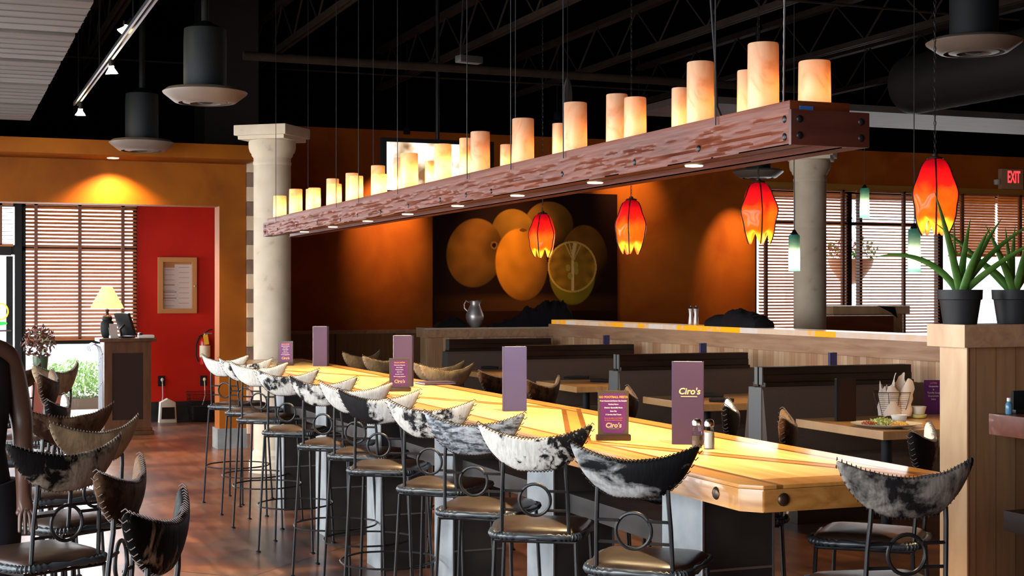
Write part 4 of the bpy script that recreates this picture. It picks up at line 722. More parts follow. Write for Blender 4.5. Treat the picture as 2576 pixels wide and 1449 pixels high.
def aloe(loc, leaves, label, rp=.107):
    t = thing('potted_aloe', label, 'plant', loc, 0, 'potted aloes on the partition'); h = .165
    MB().lathe([(rp*.74, 0), (rp*.90, h*.70), (rp*.97, h*.72), (rp*.99, h), (rp*.93, h), (rp*.90, h*.93), (.001, h*.93)], seg=36, cap=True).build('pot', 'pot_black', t)
    s_ = MB(); s_.lathe([(rp*.9, h*.93), (rp*.5, h*.97), (.001, h*.98)], seg=20); 
    for _ in range(90): a = random.random()*6.3; r = random.random()**.5*rp*.85; s_.ball((r*math.cos(a), r*math.sin(a), h*.96), .004, 1)
    s_.build('soil', 'soil', t)
    for (dx, L, w_, droop, dy) in leaves:                # dx: lean to camera right, droop: bend
        b_ = MB(); ax = Vector((CS, -SN, 0)); ay = Vector((SN, CS, 0)); n_ = 14; P_ = []; ang = dx; pos = Vector((0, 0, h*.95))+ax*math.sin(dx)*.02+ay*dy*.06
        for k in range(n_+1): P_.append(pos.copy()); ang += droop/n_; pos += (ax*math.sin(ang)+Vector((0, 0, math.cos(ang)))+ay*dy*.25)*(L/n_)
        rings = []
        for k, q in enumerate(P_):
            s2 = k/n_; ww = w_*(1-s2**1.8)*.46+.0008; tn = (P_[min(k+1, n_)]-P_[max(k-1, 0)]).normalized(); sd = ay.cross(tn); side = (ax.cross(tn)); side = (ay*.30+sd*.95).normalized(); nn = tn.cross(side).normalized(); th = ww*.42
            rings.append([b_.bm.verts.new(q+side*ww*math.cos(a)+nn*(th*math.sin(a) if math.sin(a) < 0 else th*.35*math.sin(a))) for a in [2*PI*i/10 for i in range(10)]])
        for A, B in zip(rings, rings[1:]):
            for i in range(10): b_._f([b_.bm.faces.new((A[i], A[(i+1) % 10], B[(i+1) % 10], B[i]))])
        b_._f([b_.bm.faces.new(rings[0]), b_.bm.faces.new(rings[-1][::-1])]); b_.build('leaf', 'aloe_leaf', t, 80)
aloe(atY(2415, 800, 5.72).xy.to_3d()+Vector((0, 0, pz+.001)), [(-.45, .46, .042, -1.35, .2), (-.22, .50, .05, -.10, -.3), (.10, .36, .05, .12, .2), (.35, .40, .05, .25, -.2), (.55, .52, .04, .55, .3), (.8, .45, .04, .3, -.3), (-.05, .36, .025, .1, .6), (.2, .33, .05, .3, -.6)], 'left potted aloe with a long leaf arching left over the partition')
aloe(atY(2551, 800, 5.72).xy.to_3d()+Vector((0, 0, pz+.001)), [(-.5, .36, .04, -.9, .2), (-.35, .36, .05, -.15, -.3), (-.1, .32, .04, .0, .2), (.2, .40, .05, .12, -.2), (.5, .42, .045, .6, .3), (-.7, .50, .035, -.2, .4), (.05, .33, .045, .1, .6)], 'right potted aloe cut by the picture edge')
# counter at the right edge
sc_ = thing('service_counter', 'dark cherry counter with thick top and lower shelf at right edge', 'counter', (0, 0, 0)); q0 = atY(2487, 1040, 5.5); q1 = atY(2524, 1335, 5.45); zt = q0.z
MB().box(q0.x, 6.6, 4.2, 5.5, zt-.098, zt, .004).build('countertop', 'cherry', sc_); MB().box(q1.x, 6.6, 4.3, 5.45, q1.z, q1.z+.095, .003).build('shelf', 'espresso', sc_)
MB().box(q1.x+.10, q1.x+.16, 4.35, 5.40, 0, zt-.09).build('side_panel', 'cherry', sc_); MB().box(6.45, 6.55, 4.35, 5.40, 0, zt-.09).build('side_panel', 'cherry', sc_)
p = atY(2538, 1041, 5.42); t = thing('sanitizer_bottle', 'small clear blue sanitizer bottle on the dark counter', 'bottle', (p.x, p.y, zt+.001)); s2 = 4.9/6.
MB().lathe([(.014, 0), (.016, .003), (.016, .045), (.008, .058), (.008, .063)], seg=18).build('bottle_body', 'water_blue', t); MB().lathe([(.0095, .060), (.0095, .074), (.0085, .076)], seg=16).build('cap', 'porcelain', t)
t = thing('card_terminal', 'dark rounded card terminal cut by the right picture edge', 'terminal', (p.x+.085, p.y+.04, zt+.001), vr(20)); MB().box(-.035, .05, -.03, .03, 0, .018, .006).build('base', 'plastic_black', t); MB().box(-.03, .05, -.008, .008, .015, .105, .007).build('screen_housing', 'duct_slate', t)

# ------------------------------------------------------------------ booths
HWX = 7.20
hw = thing('onyx_half_wall', 'long maple plank half wall topped with glowing onyx', 'half wall', (HWX, 0, 0)); HZ = 1.322
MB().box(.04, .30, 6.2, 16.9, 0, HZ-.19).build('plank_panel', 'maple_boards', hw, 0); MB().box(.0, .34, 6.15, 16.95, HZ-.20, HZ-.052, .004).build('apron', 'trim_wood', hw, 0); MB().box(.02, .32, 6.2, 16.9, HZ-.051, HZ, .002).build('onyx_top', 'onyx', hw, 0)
bw = thing('rear_half_wall', 'lower maple half wall behind the farthest booth', 'half wall', (0, 17.2, 0)); bz = 1.225; xb0 = atY(1067, 824, 17.2).x
MB().box(xb0+.05, HWX+.3, .03, .27, 0, bz-.11).build('plank_panel', 'maple_boards', bw, 0); MB().box(xb0, xb0+.003, -.02, .32, bz-.12, bz-.02).build('cap_end', 'maple', bw, 0); MB().box(xb0+.0035, HWX+.3, -.02, .32, bz-.12, bz-.0205, .003).build('apron', 'mustard_apron', bw, 0) if 'mustard_apron' in M else MB().box(xb0+.0035, HWX+.3, -.02, .32, bz-.12, bz-.0205, .003).build('apron', 'trim_wood', bw, 0)
MB().box(xb0, HWX+.3, -.03, .33, bz-.02, bz, .002).build('stone_top', 'limestone', bw, 0); MB().box(xb0+.04, xb0+.0495, .02, .28, 0, bz-.121).build('end_post', 'maple', bw, 0)
BOOTH = [9.45, 11.90, 14.30, 16.60]; bl_ = ['nearest booth bench, behind the table with the plate', 'second booth bench, behind the nearest empty booth table', 'third booth bench, partly behind the blue menu', 'farthest booth bench in front of the rear half wall']
def make_booth():
    t = thing('booth_bench', '', 'booth bench', (0, 0, 0), 0, 'double booth benches'); x0, x1 = 5.70, 7.185
    for s in (-1, 1):
        T = Matrix.Rotation(PI/2, 4, 'Z') @ Matrix.Rotation(PI/2, 4, 'X')
        def pr(poly, n, m, a=x0, b=x1, bev=.004): MB().prism([(y*s, z) for y, z in poly], a, b, bev, T=T).build(n, m, t, 30)
        pr([(.012, .90), (.012, 1.10), (.055, 1.10), (.055, 1.045), (.062, 1.04), (.062, .99), (.090, .985), (.090, .955)], 'top_rail', 'espresso', x0+.03, x1-.12)
        pr([(.012, .42), (.012, .955), (.088, .955), (.105, .93), (.165, .55), (.17, .42)], 'back_cushion', 'taupe_vinyl', x0, x1, .012)
        pr([(.10, .33), (.10, .46), (.55, .48), (.58, .45), (.58, .33)], 'seat_cushion', 'taupe_vinyl', x0, x1, .015)
        pr([(.012, .0), (.012, .33), (.54, .33), (.54, .0)], 'plinth', 'espresso', x0+.02, x1)
    MB().box(x0-.006, x0+.0, -.09, .09, 0.02, .95, .001).build('end_panel', 'vinyl_daylit', t, 0)  # booth and rail ends: window light on them is put into the pale grey
    for s in (-1, 1): MB().box(x0+.022, x0+.030, min(s*.012, s*.055), max(s*.012, s*.055), .97, 1.10).build('rail_cap', 'vinyl_daylit', t, 0)
    return t
bo = make_booth()
for i, y in enumerate(BOOTH):
    r = bo if i == 0 else dup(bo, (0, y, 0), 0, bl_[i]); r.location = (0, y, 0); r['label'] = bl_[i]
TY = [(7.94, 8.98), (10.42, 11.42), (12.84, 13.86), (15.18, 16.1)]; tl = ['booth table with the plate and wire basket', 'booth table just left of the nearest booth, with rolled black napkins', 'booth table right of the blue menu with folded black napkins', 'farthest booth table left of the blue menu']
for i, (ya, yb) in enumerate(TY):
    t = thing('booth_table', tl[i], 'table', (6.4, (ya+yb)/2, 0), 0, 'butcher block booth tables'); hyy = (yb-ya)/2-(.12 if i == 0 else .10)*0
    MB().box(-.65, .66, -hyy, hyy, .692, .75, .003).build('tabletop', 'table_top', t, 0) if 'table_top' in M else MB().box(-.65, .66, -hyy, hyy, .692, .75, .003).build('tabletop', 'table_wood', t, 0)
    MB().tube([(-.42, -hyy+.28, .02), (-.42, -hyy+.28, .692)], .038, 16).build('leg', 'steel_dark', t) if 'steel_dark' in M else MB().tube([(-.42, -hyy+.28, .02), (-.42, -hyy+.28, .692)], .038, 16).build('leg', 'duct_slate', t); MB().lathe([(.22, 0), (.22, .01), (.05, .03)], (-.42, -hyy+.28, 0), 24).build('base_plate', 'iron', t)
TZ = .751
def roll(p, rz, la, L_=.2, r=.022):
    t = MB(); 
    for k in range(3): t.tube([(-L_/2+.004*k, (k-1)*r*.5, r*(.8+.1*k)), (0, (k-1)*r*.55, r), (L_/2, (k-1)*r*.5, r*(.85))], [r*.7, r*.85, r*.7], 10)
    o = t.build('napkin_roll', 'napkin_black'); o.location = p; o.rotation_euler = (0, 0, rz); tag(o, la, 'napkin', 'black napkins on the booth tables')
for (u, v, rz, la) in ((1815, 1012, -.4, 'rolled black napkin on the table by the second booth'), (1790, 1000, -.3, 'black napkin at the back of the second booth table'), (1510, 962, -.4, 'black napkin nearest on the third booth table'), (1450, 953, -.2, 'long black napkin at the back of the third booth table'), (1232, 929, -.3, 'black napkin on the farthest booth table')):
    roll(atZ(u, v, TZ), rz-YAW, la, .26 if u == 1450 else .2)
# upright menus on the onyx-side edge
for (u, v, la) in ((1533, 866, 'blue menu standing by the half wall at the third booth'), (1777, 889, 'blue menu standing by the half wall at the second booth'), (2105, 917, 'blue menu standing by the half wall at the nearest booth')):
    q = atX(u, v, 7.0); t = thing('wall_menu', la, 'menu', (q.x, q.y, TZ), 0, 'blue menus standing on booth tables'); hh = q.z-TZ+.10
    MB().box(-.06, .0, 0, .003, 0, hh).box(-.06, -.057, 0, .04, 0, hh).box(-.0, .003, 0, .06, 0, hh).build('cover', 'blue_board', t, 0); MB().box(-.003, -.0005, .004, .055, 0.002, hh-.002).build('page', 'purple_board', t, 0)
# things on the nearest booth table
q = atZ(2130, 1060, TZ); t = thing('black_menu_stand', 'upright black menu on the nearest booth table', 'menu', q, vr(6)); MB().box(-.068, .068, .0, .004, 0, .30).box(-.072, -.066, 0, .05, 0, .30).build('cover', 'plastic_black', t, 0); MB().box(-.060, .064, -.002, -.0003, .004, .292).build('page', 'stand_panel', t, 0)
q = atZ(2230, 1075, TZ); t = thing('dinner_plate', 'white oval plate of food at the front of the booth table', 'plate', q, vr(0)); t.scale = (1.05, .9, 1); t.location.z += .001
MB().lathe([(.10, 0), (.12, .004), (.165, .012), (.225, .026), (.228, .029), (.16, .018), (.0, .014)], seg=44).build('dish', 'porcelain', t)
fm = MB(); 
for _ in range(220): a = random.random()*6.3; r = random.random()**.5; x = .075+.06*r*math.cos(a); fm.ball((x, -.02+.08*r*math.sin(a), .018+.022*(1-r*r)), .0045, 1, (1.5, .8, .8))
fm.build('rice', 'rice', t)['kind'] = 'stuff'
fm = MB(); foliage(fm, (-.03, 0, .035), .07, 300, .022, (1, 1, .45)); fm.build('lettuce', 'lettuce', t, 0)['kind'] = 'stuff'
fm = MB(); foliage(fm, (-.11, -.01, .028), .05, 160, .016, (1, 1, .3)); fm.build('salsa', 'salsa', t, 0)['kind'] = 'stuff'
def ram(p, r, h, la, m='porcelain', sub=None):
    t = thing('ramekin', la, 'bowl', p, 0, 'white ramekins'); MB().lathe([(r*.70, 0), (r*.74, .003), (r*.97, h*.9), (r, h), (r*.93, h), (r*.70, h*.35), (0, h*.3)], seg=32).build('bowl', m, t); MB().lathe([(0, h*.68), (r*.86, h*.68), (r*.86, h*.70), (0, h*.71)], seg=24).build('dip', sub or 'salt', t)
q2 = atZ(2262, 1064, TZ+.025); ram(q2+Vector((0, 0, .0)), .056, .055, 'white ramekin of dip standing on the plate'); q3 = atZ(2311, 1052, TZ); ram(q3+Vector((0, 0, .03)), .056, .055, 'white ramekin stacked on a small dish right of the basket')
tag(MB().lathe([(.035, 0), (.05, .008), (.058, .028), (.050, .029), (.0, .012)], seg=28).build('sauce_dish', 'gold_dish' if 'gold_dish' in M else 'lettuce', loc=q3), 'small yellowish dish under the right ramekin', 'dish')
q = atZ(2243, 1052, TZ); t = thing('wire_basket', 'flared wire basket holding white tissue on the booth table', 'basket', q, vr(-4)); wb = MB(); hb_ = .185
for k in range(14):
    s2 = k/13; a, b2 = .075+.045*s2, .055+.03*s2; z = .004+hb_*s2; wb.tube([(-a, -b2, z), (a, -b2, z), (a, b2, z), (-a, b2, z)], .0030 if k == 13 else .0011, 5, closed=True)
for sx in (-1, -.33, .33, 1):
    for sy in (-1, 1): wb.tube([(sx*.072, sy*.055, .004), (sx*.117, sy*.085, .004+hb_)], .002, 5)
wb.build('wires', 'bronze', t); tp = MB()
for k, (x, y, r_, h_, tw, lx) in enumerate(((-.045, 0, .05, .225, .6, -.01), (.03, .01, .075, .275, -.4, .03), (.075, 0, .07, .24, 1.2, .05), (0, -.02, .075, .20, 2., 0))):
    tp.grid(lambda i, j: Vector((x+lx*j+math.cos(i*4.4+tw)*r_*(1-.45*j**1.5)*(1+.45*noise.noise(Vector((i*5, j*4, k)))), y+math.sin(i*4.4+tw)*r_*(1-.75*j**1.5), .02+h_*j*(1-.12*math.sin(i*9+k*2))+.012*noise.noise(Vector((i*9, j*7, k+3))))), 22, 14)
tp.build('tissue', 'gauze', t, 60)
q = atZ(2350, 1042, TZ); t = thing('purple_table_card', 'purple card standing at the right end of the booth table', 'table card', q, vr(0)); pc_ = MB().box(-.075, .06, 0, .006, .0, .255).build('card', 'print_purple', t, 0)
for i, l in enumerate(('LATIN', 'Gazpacho', '&', 'Tortilla Soup', 'Guacamole', 'Salsa')): text(l, .018, 'white_ink' if i else 'orange_ink', Matrix.Translation((-.005, -.0012, .232-.024*i)) @ FRONT, pc_, ext=.0003)
# on top of walls
q = atY(1197, 822, 17.3); zc = bz+.001
t = thing('pewter_pitcher', 'pewter pitcher on the rear half wall', 'pitcher', (q.x, 17.34, zc), vr(0)); s2 = 1.
def spout(p, a, r, z):
    if z > .27: k = (z-.27)/.10; p.x += max(0, math.cos(a))**2*.045*k; p.z += max(0, math.cos(a))*.025*k
    return p
MB().lathe([(.055, 0), (.06, .006), (.095, .06), (.115, .12), (.112, .16), (.075, .25), (.058, .285), (.066, .33), (.073, .335), (.062, .33), (.05, .28), (.0, .27)], seg=32, fn=spout).build('body', 'pewter', t); MB().tube([(-.072, 0, .315), (-.11, 0, .335), (-.135, 0, .29), (-.13, 0, .24), (-.09, 0, .20)], .009, 8).build('handle', 'pewter', t)
def heap(name, x0, x1, y, z, prof, label, cat, dep=.22, seed=0):
    b_ = MB(); 
    def f(i, j):
        X = x0+(x1-x0)*i; k = min(len(prof)-2, int(i*(len(prof)-1))); fr = i*(len(prof)-1)-k; hh = prof[k]*(1-fr)+prof[k+1]*fr; a = PI*j; e = min(1, i*25, (1-i)*25)
        n_ = noise.noise(Vector((X*9, j*4, seed)))*.22+noise.noise(Vector((X*30, j*9, seed)))*.12+1; return Vector((X, y-math.cos(a)*dep/2*e*(.9+.1*n_), z+abs(math.sin(a))**.6*hh*n_*e))
    b_.grid(f, 120, 16); o = b_.build(name, 'black_cloth', None, 60); return tag(o, label, cat)
heap('black_linen_pile', atY(1222, 800, 17.34).x, atY(1442, 800, 17.34).x, 17.34, zc-.004, [.03, .05, .10, .13, .24, .25, .33, .34, .31, .16], 'dark heap of folded black linens right of the pewter pitcher', 'linens', seed=2)
heap('black_linen_pile', atY(1092, 800, 17.34).x, atY(1172, 800, 17.34).x, 17.34, zc-.004, [.02, .08, .12, .13, .11, .04], 'low pile of black linens left of the pewter pitcher', 'linens', seed=5)
hy0, hy1 = atX(1930, 815, HWX+.17).y, atX(1790, 815, HWX+.17).y
o = heap('black_linen_bundle', 0, hy1-hy0, 0, 0, [.08, .12, .135, .16, .17, .165, .12, .11, .08], 'bundle of black folded linens on the onyx ledge near the orange wall', 'linens', .22, 8); o.location = (HWX+.17, hy0, HZ-.003); o.rotation_euler = (0, 0, PI/2)
for k, (u, la) in enumerate(((1738, 'left steel shaker on the onyx ledge'), (1751, 'right steel shaker on the onyx ledge'))):
    q = atX(u, 814, HWX+.15+.0*k); t = thing('steel_shaker', la, 'shaker', (q.x, q.y, HZ+.001), 0, 'steel shakers on the onyx ledge'); h = .19
    MB().lathe([(.026, 0), (.030, .01), (.026, h*.3), (.020, h*.55), (.026, h*.8), (.030, h*.9)], seg=20).build('body', 'pewter', t); MB().lathe([(.028, h*.9), (.018, h*.97), (.006, h), (.008, h*1.06), (0, h*1.08)], seg=20).build('lid', 'steel', t)
# far service station behind onyx wall
q0, q1 = atY(2090, 770, 15.6), atY(2283, 770, 15.6); t = thing('service_station', 'light wood service station beyond the onyx ledge', 'cabinet', (0, 0, 0)); MB().box(q0.x+.05, q1.x-.08, 15.6, 16.2, 0, q0.z-.10).build('cabinet_body', 'trim_wood', t, 0); MB().box(q0.x, q1.x, 15.55, 16.25, q0.z-.10, q0.z, .004).build('countertop', 'maple', t)
tag(MB().prism([(0, 0), (.26, -.02), (.30, -.16), (.20, -.09)], 0, .004, T=Matrix.Translation((q1.x-.50, 15.545, q0.z+.004)) @ FRONT).build('draped_napkin', 'duct_slate'), 'dark cloth corner draped over the light service station', 'cloth')
q0, q1 = atY(2066, 795, 14.6), atY(2248, 798, 14.6); t = thing('booth_back_panel', 'dark cherry high bench back behind the onyx ledge', 'bench', (0, 0, 0)); MB().box(q0.x, q1.x, 14.6, 14.68, .35, q0.z, .004).build('back', 'cherry', t); MB().box(q0.x, q1.x, 14.0, 14.6, .3, .45, .01).build('seat', 'taupe_vinyl', t); MB().box(q0.x+.05, q1.x-.05, 14.05, 14.6, 0, .3).build('base', 'espresso', t)

# ------------------------------------------------------------------ pendants
def pend(loc, rz, label, H=.50):
    t = thing('red_glass_pendant', label, 'pendant lamp', loc, rz, 'red petal glass pendants over the booths'); n_ = 5
    def f(i, j):
        z = -H*j; a = 2*PI*i; base = .03+.105*math.sin(min(1, j/.60)*PI/2)**.42; 
        if j > .66: base -= .050*((j-.66)/.34)**1.8
        pet = math.cos(a*n_/2)**2; flare = .022*pet*math.sin(min(1, max(0, j-.2)/.5)*PI)**2; r = base+flare; drop = (1-pet)**1.3*.20*max(0, (j-.45)/.55); z = z*(1)+drop*H*1.6*max(0, j-.4); r += .006*math.sin(3*a+9*j)*j
        return Vector((r*math.cos(a), r*math.sin(a), z))
    b_ = MB(); b_.grid(f, 80, 26, True); b_.build('glass_shade', 'red_glass', t, 80)
    for k in range(n_):
        a = (2*k)*PI/n_*1.0+0; pts = []
        for s2 in range(14): v = f(a/(2*PI), s2/13); pts.append(v*1.0+Vector((math.cos(a), math.sin(a), 0))*.003)
        MB().tube(pts, .0055, 6).build('iron_rib', 'iron', t)
    MB().lathe([(.0, .03), (.018, .028), (.02, .012), (.052, .004), (.054, -.006), (.036, -.008)], seg=24).build('cap', 'bronze', t)
    ch = MB(); z = .03; k = 0
    while loc.z+z < 4.94:
        T = Matrix.Rotation((k % 2)*PI/2, 4, 'Z'); ch.tube([T @ Vector((.009*math.cos(a), 0, z+.018+.018*math.sin(a))) for a in [2*PI*i/8 for i in range(8)]], .0022, 4, closed=True); z += .031; k += 1
    ch.tube([(.0, .006, .03), (.0, .006, 4.99-loc.z)], .0025, 5).build('chain', 'iron', t)
    MB().ball((0, 0, -.20), .03, 2, (1, 1, 1.3)).build('bulb', 'bulb_soft', t); point('pendant_bulb', Vector(loc)+Vector((0, 0, -.22)), 14, (1, .62, .25), .03); spot('pendant_down', Vector(loc)+Vector((0, 0, -.30)), Vector(loc)+Vector((0, 0, -2)), 105, (1, .66, .30), 95, .8); return t
mat('bulb_soft', (1, .8, .4), .5, emit=(1, .62, .22), es=14)
for (u, v, vb, la) in ((2352, 398, 592, 'largest red glass pendant, nearest, above the aloe'), (1908, 458, 614, 'red glass pendant left of the right stone column'), (1588, 502, 640, 'magenta red glass pendant against the orange wall'), (1365, 537, 648, 'smallest red glass pendant, farthest, in front of the painting')):
    k = (u-1288)/F; d = 6.2/(k*CS+SN); p = cw(k*d, d, HC-(v-HOR)*d/F); pend(p, random.random()*3 if u != 1588 else .3, la, (vb-v)*d/F)
def teal(u, v0, v1, Y, la, w_):
    p0 = atY(u, v0, Y); p1 = atY(u, v1, Y); H = p0.z-p1.z; k = (u-1288)/F; d = Y/(CS-k*SN); r = w_*d/F/2; t = thing('teal_glass_pendant', la, 'pendant lamp', p0, 0, 'small teal glass cylinder pendants')
    MB().lathe([(r*.3, 0), (r*.9, -.004), (r, -.02), (r*1.0, -H*.5), (r*1.04, -H)], seg=24, cap=False).build('glass_shade', 'teal_glass', t); MB().lathe([(0, .05), (.012, .045), (.03, .015), (r*.8, .0)], seg=16).build('cap', 'iron', t); MB().tube([(0, 0, .04), (.003, .0, .3), (-.003, 0, .6), (0, 0, 4.99-p0.z)], .005, 5).build('chain', 'iron', t)
    MB().ball((0, 0, -H*.55), .022, 2).build('bulb', 'bulb_pale', t); point('teal_bulb', p0+Vector((0, 0, -H*.62)), 6, (1, .95, .78), .02)
mat('bulb_pale', (1, .9, .7), .5, emit=(1, .9, .65), es=10)
teal(1998, 590, 682, 12.2, 'teal glass pendant in front of the right stone column', 28); teal(2175, 473, 548, 16.0, 'teal glass pendant high in front of the middle window', 23); teal(2300, 575, 685, 10.6, 'teal glass pendant glowing under the largest red pendant', 31)

# exit sign
q0 = atY(2521, 424, YB-.1); t = thing('exit_sign', 'lit red EXIT sign above the right windows', 'sign', (q0.x, YB-.03, q0.z-.33)); MB().box(0, .44, -.06, .03, 0, .33, .008).build('housing', 'exit_body', t); text('EXIT', .27, 'exit_red', Matrix.Translation((.245, -.062, .19)) @ FRONT @ Matrix.Diagonal((.47, 1, 1, 1)), t, bold=.006); MB().lathe([(0, -.09), (.05, -.08), (.055, 0), (0, .01)], (-.06, -.02, .15), 16).build('emergency_lamp', 'plastic_white', t)

# ------------------------------------------------------------------ foyer things
hs = thing('host_stand', 'dark wood host stand with recessed panel in the foyer', 'host stand', (0, 0, 0)); sx0, sx1, sy0, sy1 = 1.80, 2.33, 17.4, 17.85
MB().box(sx0, sx1, sy0+.01, sy1, .08, 1.09).build('body', 'stand_wood', hs, 0); 
f = MB(); f.box(sx0, sx0+.09, sy0-.012, sy0+.01, .08, 1.09); f.box(sx1-.09, sx1, sy0-.012, sy0+.01, .08, 1.09); f.box(sx0+.09, sx1-.09, sy0-.011, sy0+.01, .96, 1.09); f.box(sx0+.09, sx1-.09, sy0-.011, sy0+.01, .08, .18); f.build('face_frame', 'stand_wood', hs, 0)
MB().box(sx0+.09, sx1-.09, sy0+.002, sy0+.012, .18, .96).build('panel', 'stand_panel', hs, 0); MB().box(sx0-.06, sx1+.06, sy0-.06, sy1+.04, 1.09, 1.13, .008).build('countertop', 'stand_wood', hs); MB().box(sx0-.04, sx1+.03, sy0-.05, sy1+.03, 0, .05, .01).box(sx0-.02, sx1+.015, sy0-.03, sy1+.015, .05, .085, .01).build('plinth', 'stand_wood', hs)
for k in range(4):
    y = sy0+.05+k*.12; MB().tube([(sx0-.02, y, .10), (sx0-.022, y, .95), (sx0-.04, y, 1.03), (sx0-.10, y, 1.07), (sx0-.16, y, 1.04), (sx0-.15, y, .98)], .007, 6).ball((sx0-.022, y, .95-.05*k), .013, 1).ball((sx0-.022, y, .62-.03*k), .013, 1).ball((sx0-.022, y, .30-.03*k), .013, 1).build('metal_rod', 'steel', hs)
CT = 1.131
t = thing('table_lamp', 'lit table lamp with cream pleated shade on the host stand', 'lamp', (1.865, 17.72, CT)); q = atY(263, 722, 17.72); zt = q.z-CT
MB().lathe([(.045, 0), (.06, .02), (.075, .06), (.080, .12), (.075, .18), (.055, .205), (.06, .215), (.055, .24)], seg=24).build('base', 'duct_slate', t); MB().lathe([(.05, .235), (.062, .245), (.05, .26), (.02, .27), (.02, .31), (.03, .33), (.012, .34), (.012, .39)], seg=20).build('neck', 'stand_wood', t)
MB().lathe([(.19, .345), (.175, .38), (.06, zt)], seg=60, cap=False, fn=lambda p, a, r, z: Vector((p.x*(1+.02*math.cos(30*a)), p.y*(1+.02*math.cos(30*a)), p.z))).build('lamp_shade', 'lamp_shade', t); MB().ball((0, 0, .44), .03).build('bulb', 'bulb_soft', t); point('table_lamp_bulb', (1.865, 17.72, CT+.44), 140, (1, .72, .36), .03)
t = thing('touch_monitor', 'dark tilted touchscreen on the host stand', 'monitor', (2.06, 17.62, CT), .5); MB().box(-.09, .09, -.08, .08, 0, .02, .006).build('base', 'plastic_black', t)
Tm = Matrix.Rotation(.0, 4, 'Z') @ Matrix.Translation((0.0, .0, .16)) @ Matrix.Rotation(-.35, 4, 'Y'); MB().box(-.018, .018, -.14, .14, -.14, .14, .006, T=Tm).build('display', 'plastic_black', t); MB().box(.019, .021, -.125, .125, -.125, .125, T=Tm).build('screen', 'stand_panel', t, 0); MB().tube([(-.05, 0, .015), (-.07, 0, .10), (0, 0, .17)], .014, 8).build('stand_arm', 'plastic_black', t)
t = thing('telephone', 'grey desk telephone on the right of the host stand', 'telephone', (2.28, 17.47, CT), .0); MB().box(-.09, .09, -.07, .07, 0, .035, .01).build('phone_base', 'plastic_white', t); MB().box(-.085, -.045, -.08, .08, .038, .062, .009).build('handset', 'plastic_black', t)
t = thing('card_rack', 'small rack of leaflets beside the table lamp', 'rack', (1.92, 17.50, CT), .3); MB().box(-.05, .05, -.02, .03, 0, .03, .003).build('tray', 'plastic_white', t)
for k in range(3): MB().box(-.045, .045, -.015+k*.014, -.012+k*.014, .01, .17-.02*k, T=Matrix.Rotation(-.25, 4, 'X')).build('leaflet', 'papers' if k != 1 else 'plastic_black', t, 0)
# notice case
q0, q1 = atY(398, 647, YB-.06), atY(495, 788, YB-.06); nc = thing('notice_case', 'oak framed glass notice case on the red wall', 'notice case', (0, 0, 0)); fw = .06
f = MB(); ya, yb = YB-.07, YB; f.box(q0.x, q0.x+fw, ya, yb, q1.z, q0.z); f.box(q1.x-fw, q1.x, ya, yb, q1.z, q0.z); f.box(q0.x+fw, q1.x-fw, ya+.001, yb, q0.z-fw, q0.z); f.box(q0.x+fw, q1.x-fw, ya+.001, yb, q1.z, q1.z+fw); f.build('frame', 'frame_oak', nc, 0)
MB().box(q0.x+fw, q1.x-fw, YB-.01, YB, q1.z+fw, q0.z-fw).build('backboard', 'frame_oak', nc, 0); wx, hz = q1.x-q0.x-2*fw, q0.z-q1.z-2*fw
for k, (a, b2, c_, e) in enumerate(((0, .45, .52, .88), (.42, 1., .46, .95), (0, .48, .0, .5), (.44, 1., .0, .5))): MB().box(q0.x+fw+wx*a, q0.x+fw+wx*b2, YB-.014-.001*k, YB-.0105-.001*k, q1.z+fw+hz*c_, q1.z+fw+hz*e).build('sheet', 'papers', nc, 0)
f = MB()
for k in range(16): a = .05+(.5 if k % 2 else 0); z = q1.z+fw+hz*(.06+.055*k); f.box(q0.x+fw+wx*a, q0.x+fw+wx*(a+.36), YB-.0185, YB-.0183, z, z+.004)
f.box(q0.x+fw, q0.x+fw+wx*.48, YB-.0185, YB-.0183, q1.z+fw+hz*.22, q1.z+fw+hz*.235); f.box(q0.x+fw, q0.x+fw+wx*.48, YB-.0185, YB-.0183, q1.z+fw+hz*.35, q1.z+fw+hz*.365); f.build('print', 'ink_grey', nc, 0)
MB().box(q0.x+fw, q1.x-fw, YB-.055, YB-.051, q1.z+fw, q0.z-fw).build('glass', 'window_glass', nc, 0); MB().ball((q1.x-fw/2, ya-.008, (q0.z+q1.z)/2-.01), .012).build('knob', 'plastic_white', nc)
# extinguisher
q = atY(516, 875, YB-.10); t = thing('fire_extinguisher', 'red fire extinguisher with yellow tag on the red wall', 'fire extinguisher', (q.x-.0, YB-.09, q.z-.22)); 
MB().lathe([(.06, 0), (.07, .015), (.07, .30), (.05, .345), (.02, .36)], seg=24).build('cylinder', 'ext_red', t); MB().lathe([(.0712, .10), (.0712, .25)], seg=24, cap=False).build('body_label', 'ext_label', t); MB().tube([(0, 0, .36), (0, 0, .40)], .016, 10).box(-.02, .09, -.01, .01, .40, .415).build('valve', 'steel', t)
MB().tube([(-.01, 0, .39), (-.07, 0, .37), (-.11, 0, .28), (-.115, 0, .12), (-.09, -.01, .04)], .011, 8).build('hose', 'rubber', t); MB().tube([(.0, 0, .41), (.05, 0, .45), (.10, 0, .46)], .008, 6).build('handle', 'rubber', t); MB().box(.02, .08, -.078, -.075, .26, .39, T=Matrix.Rotation(-.15, 4, 'Y')).build('tag', 'yellow_tag', t, 0)
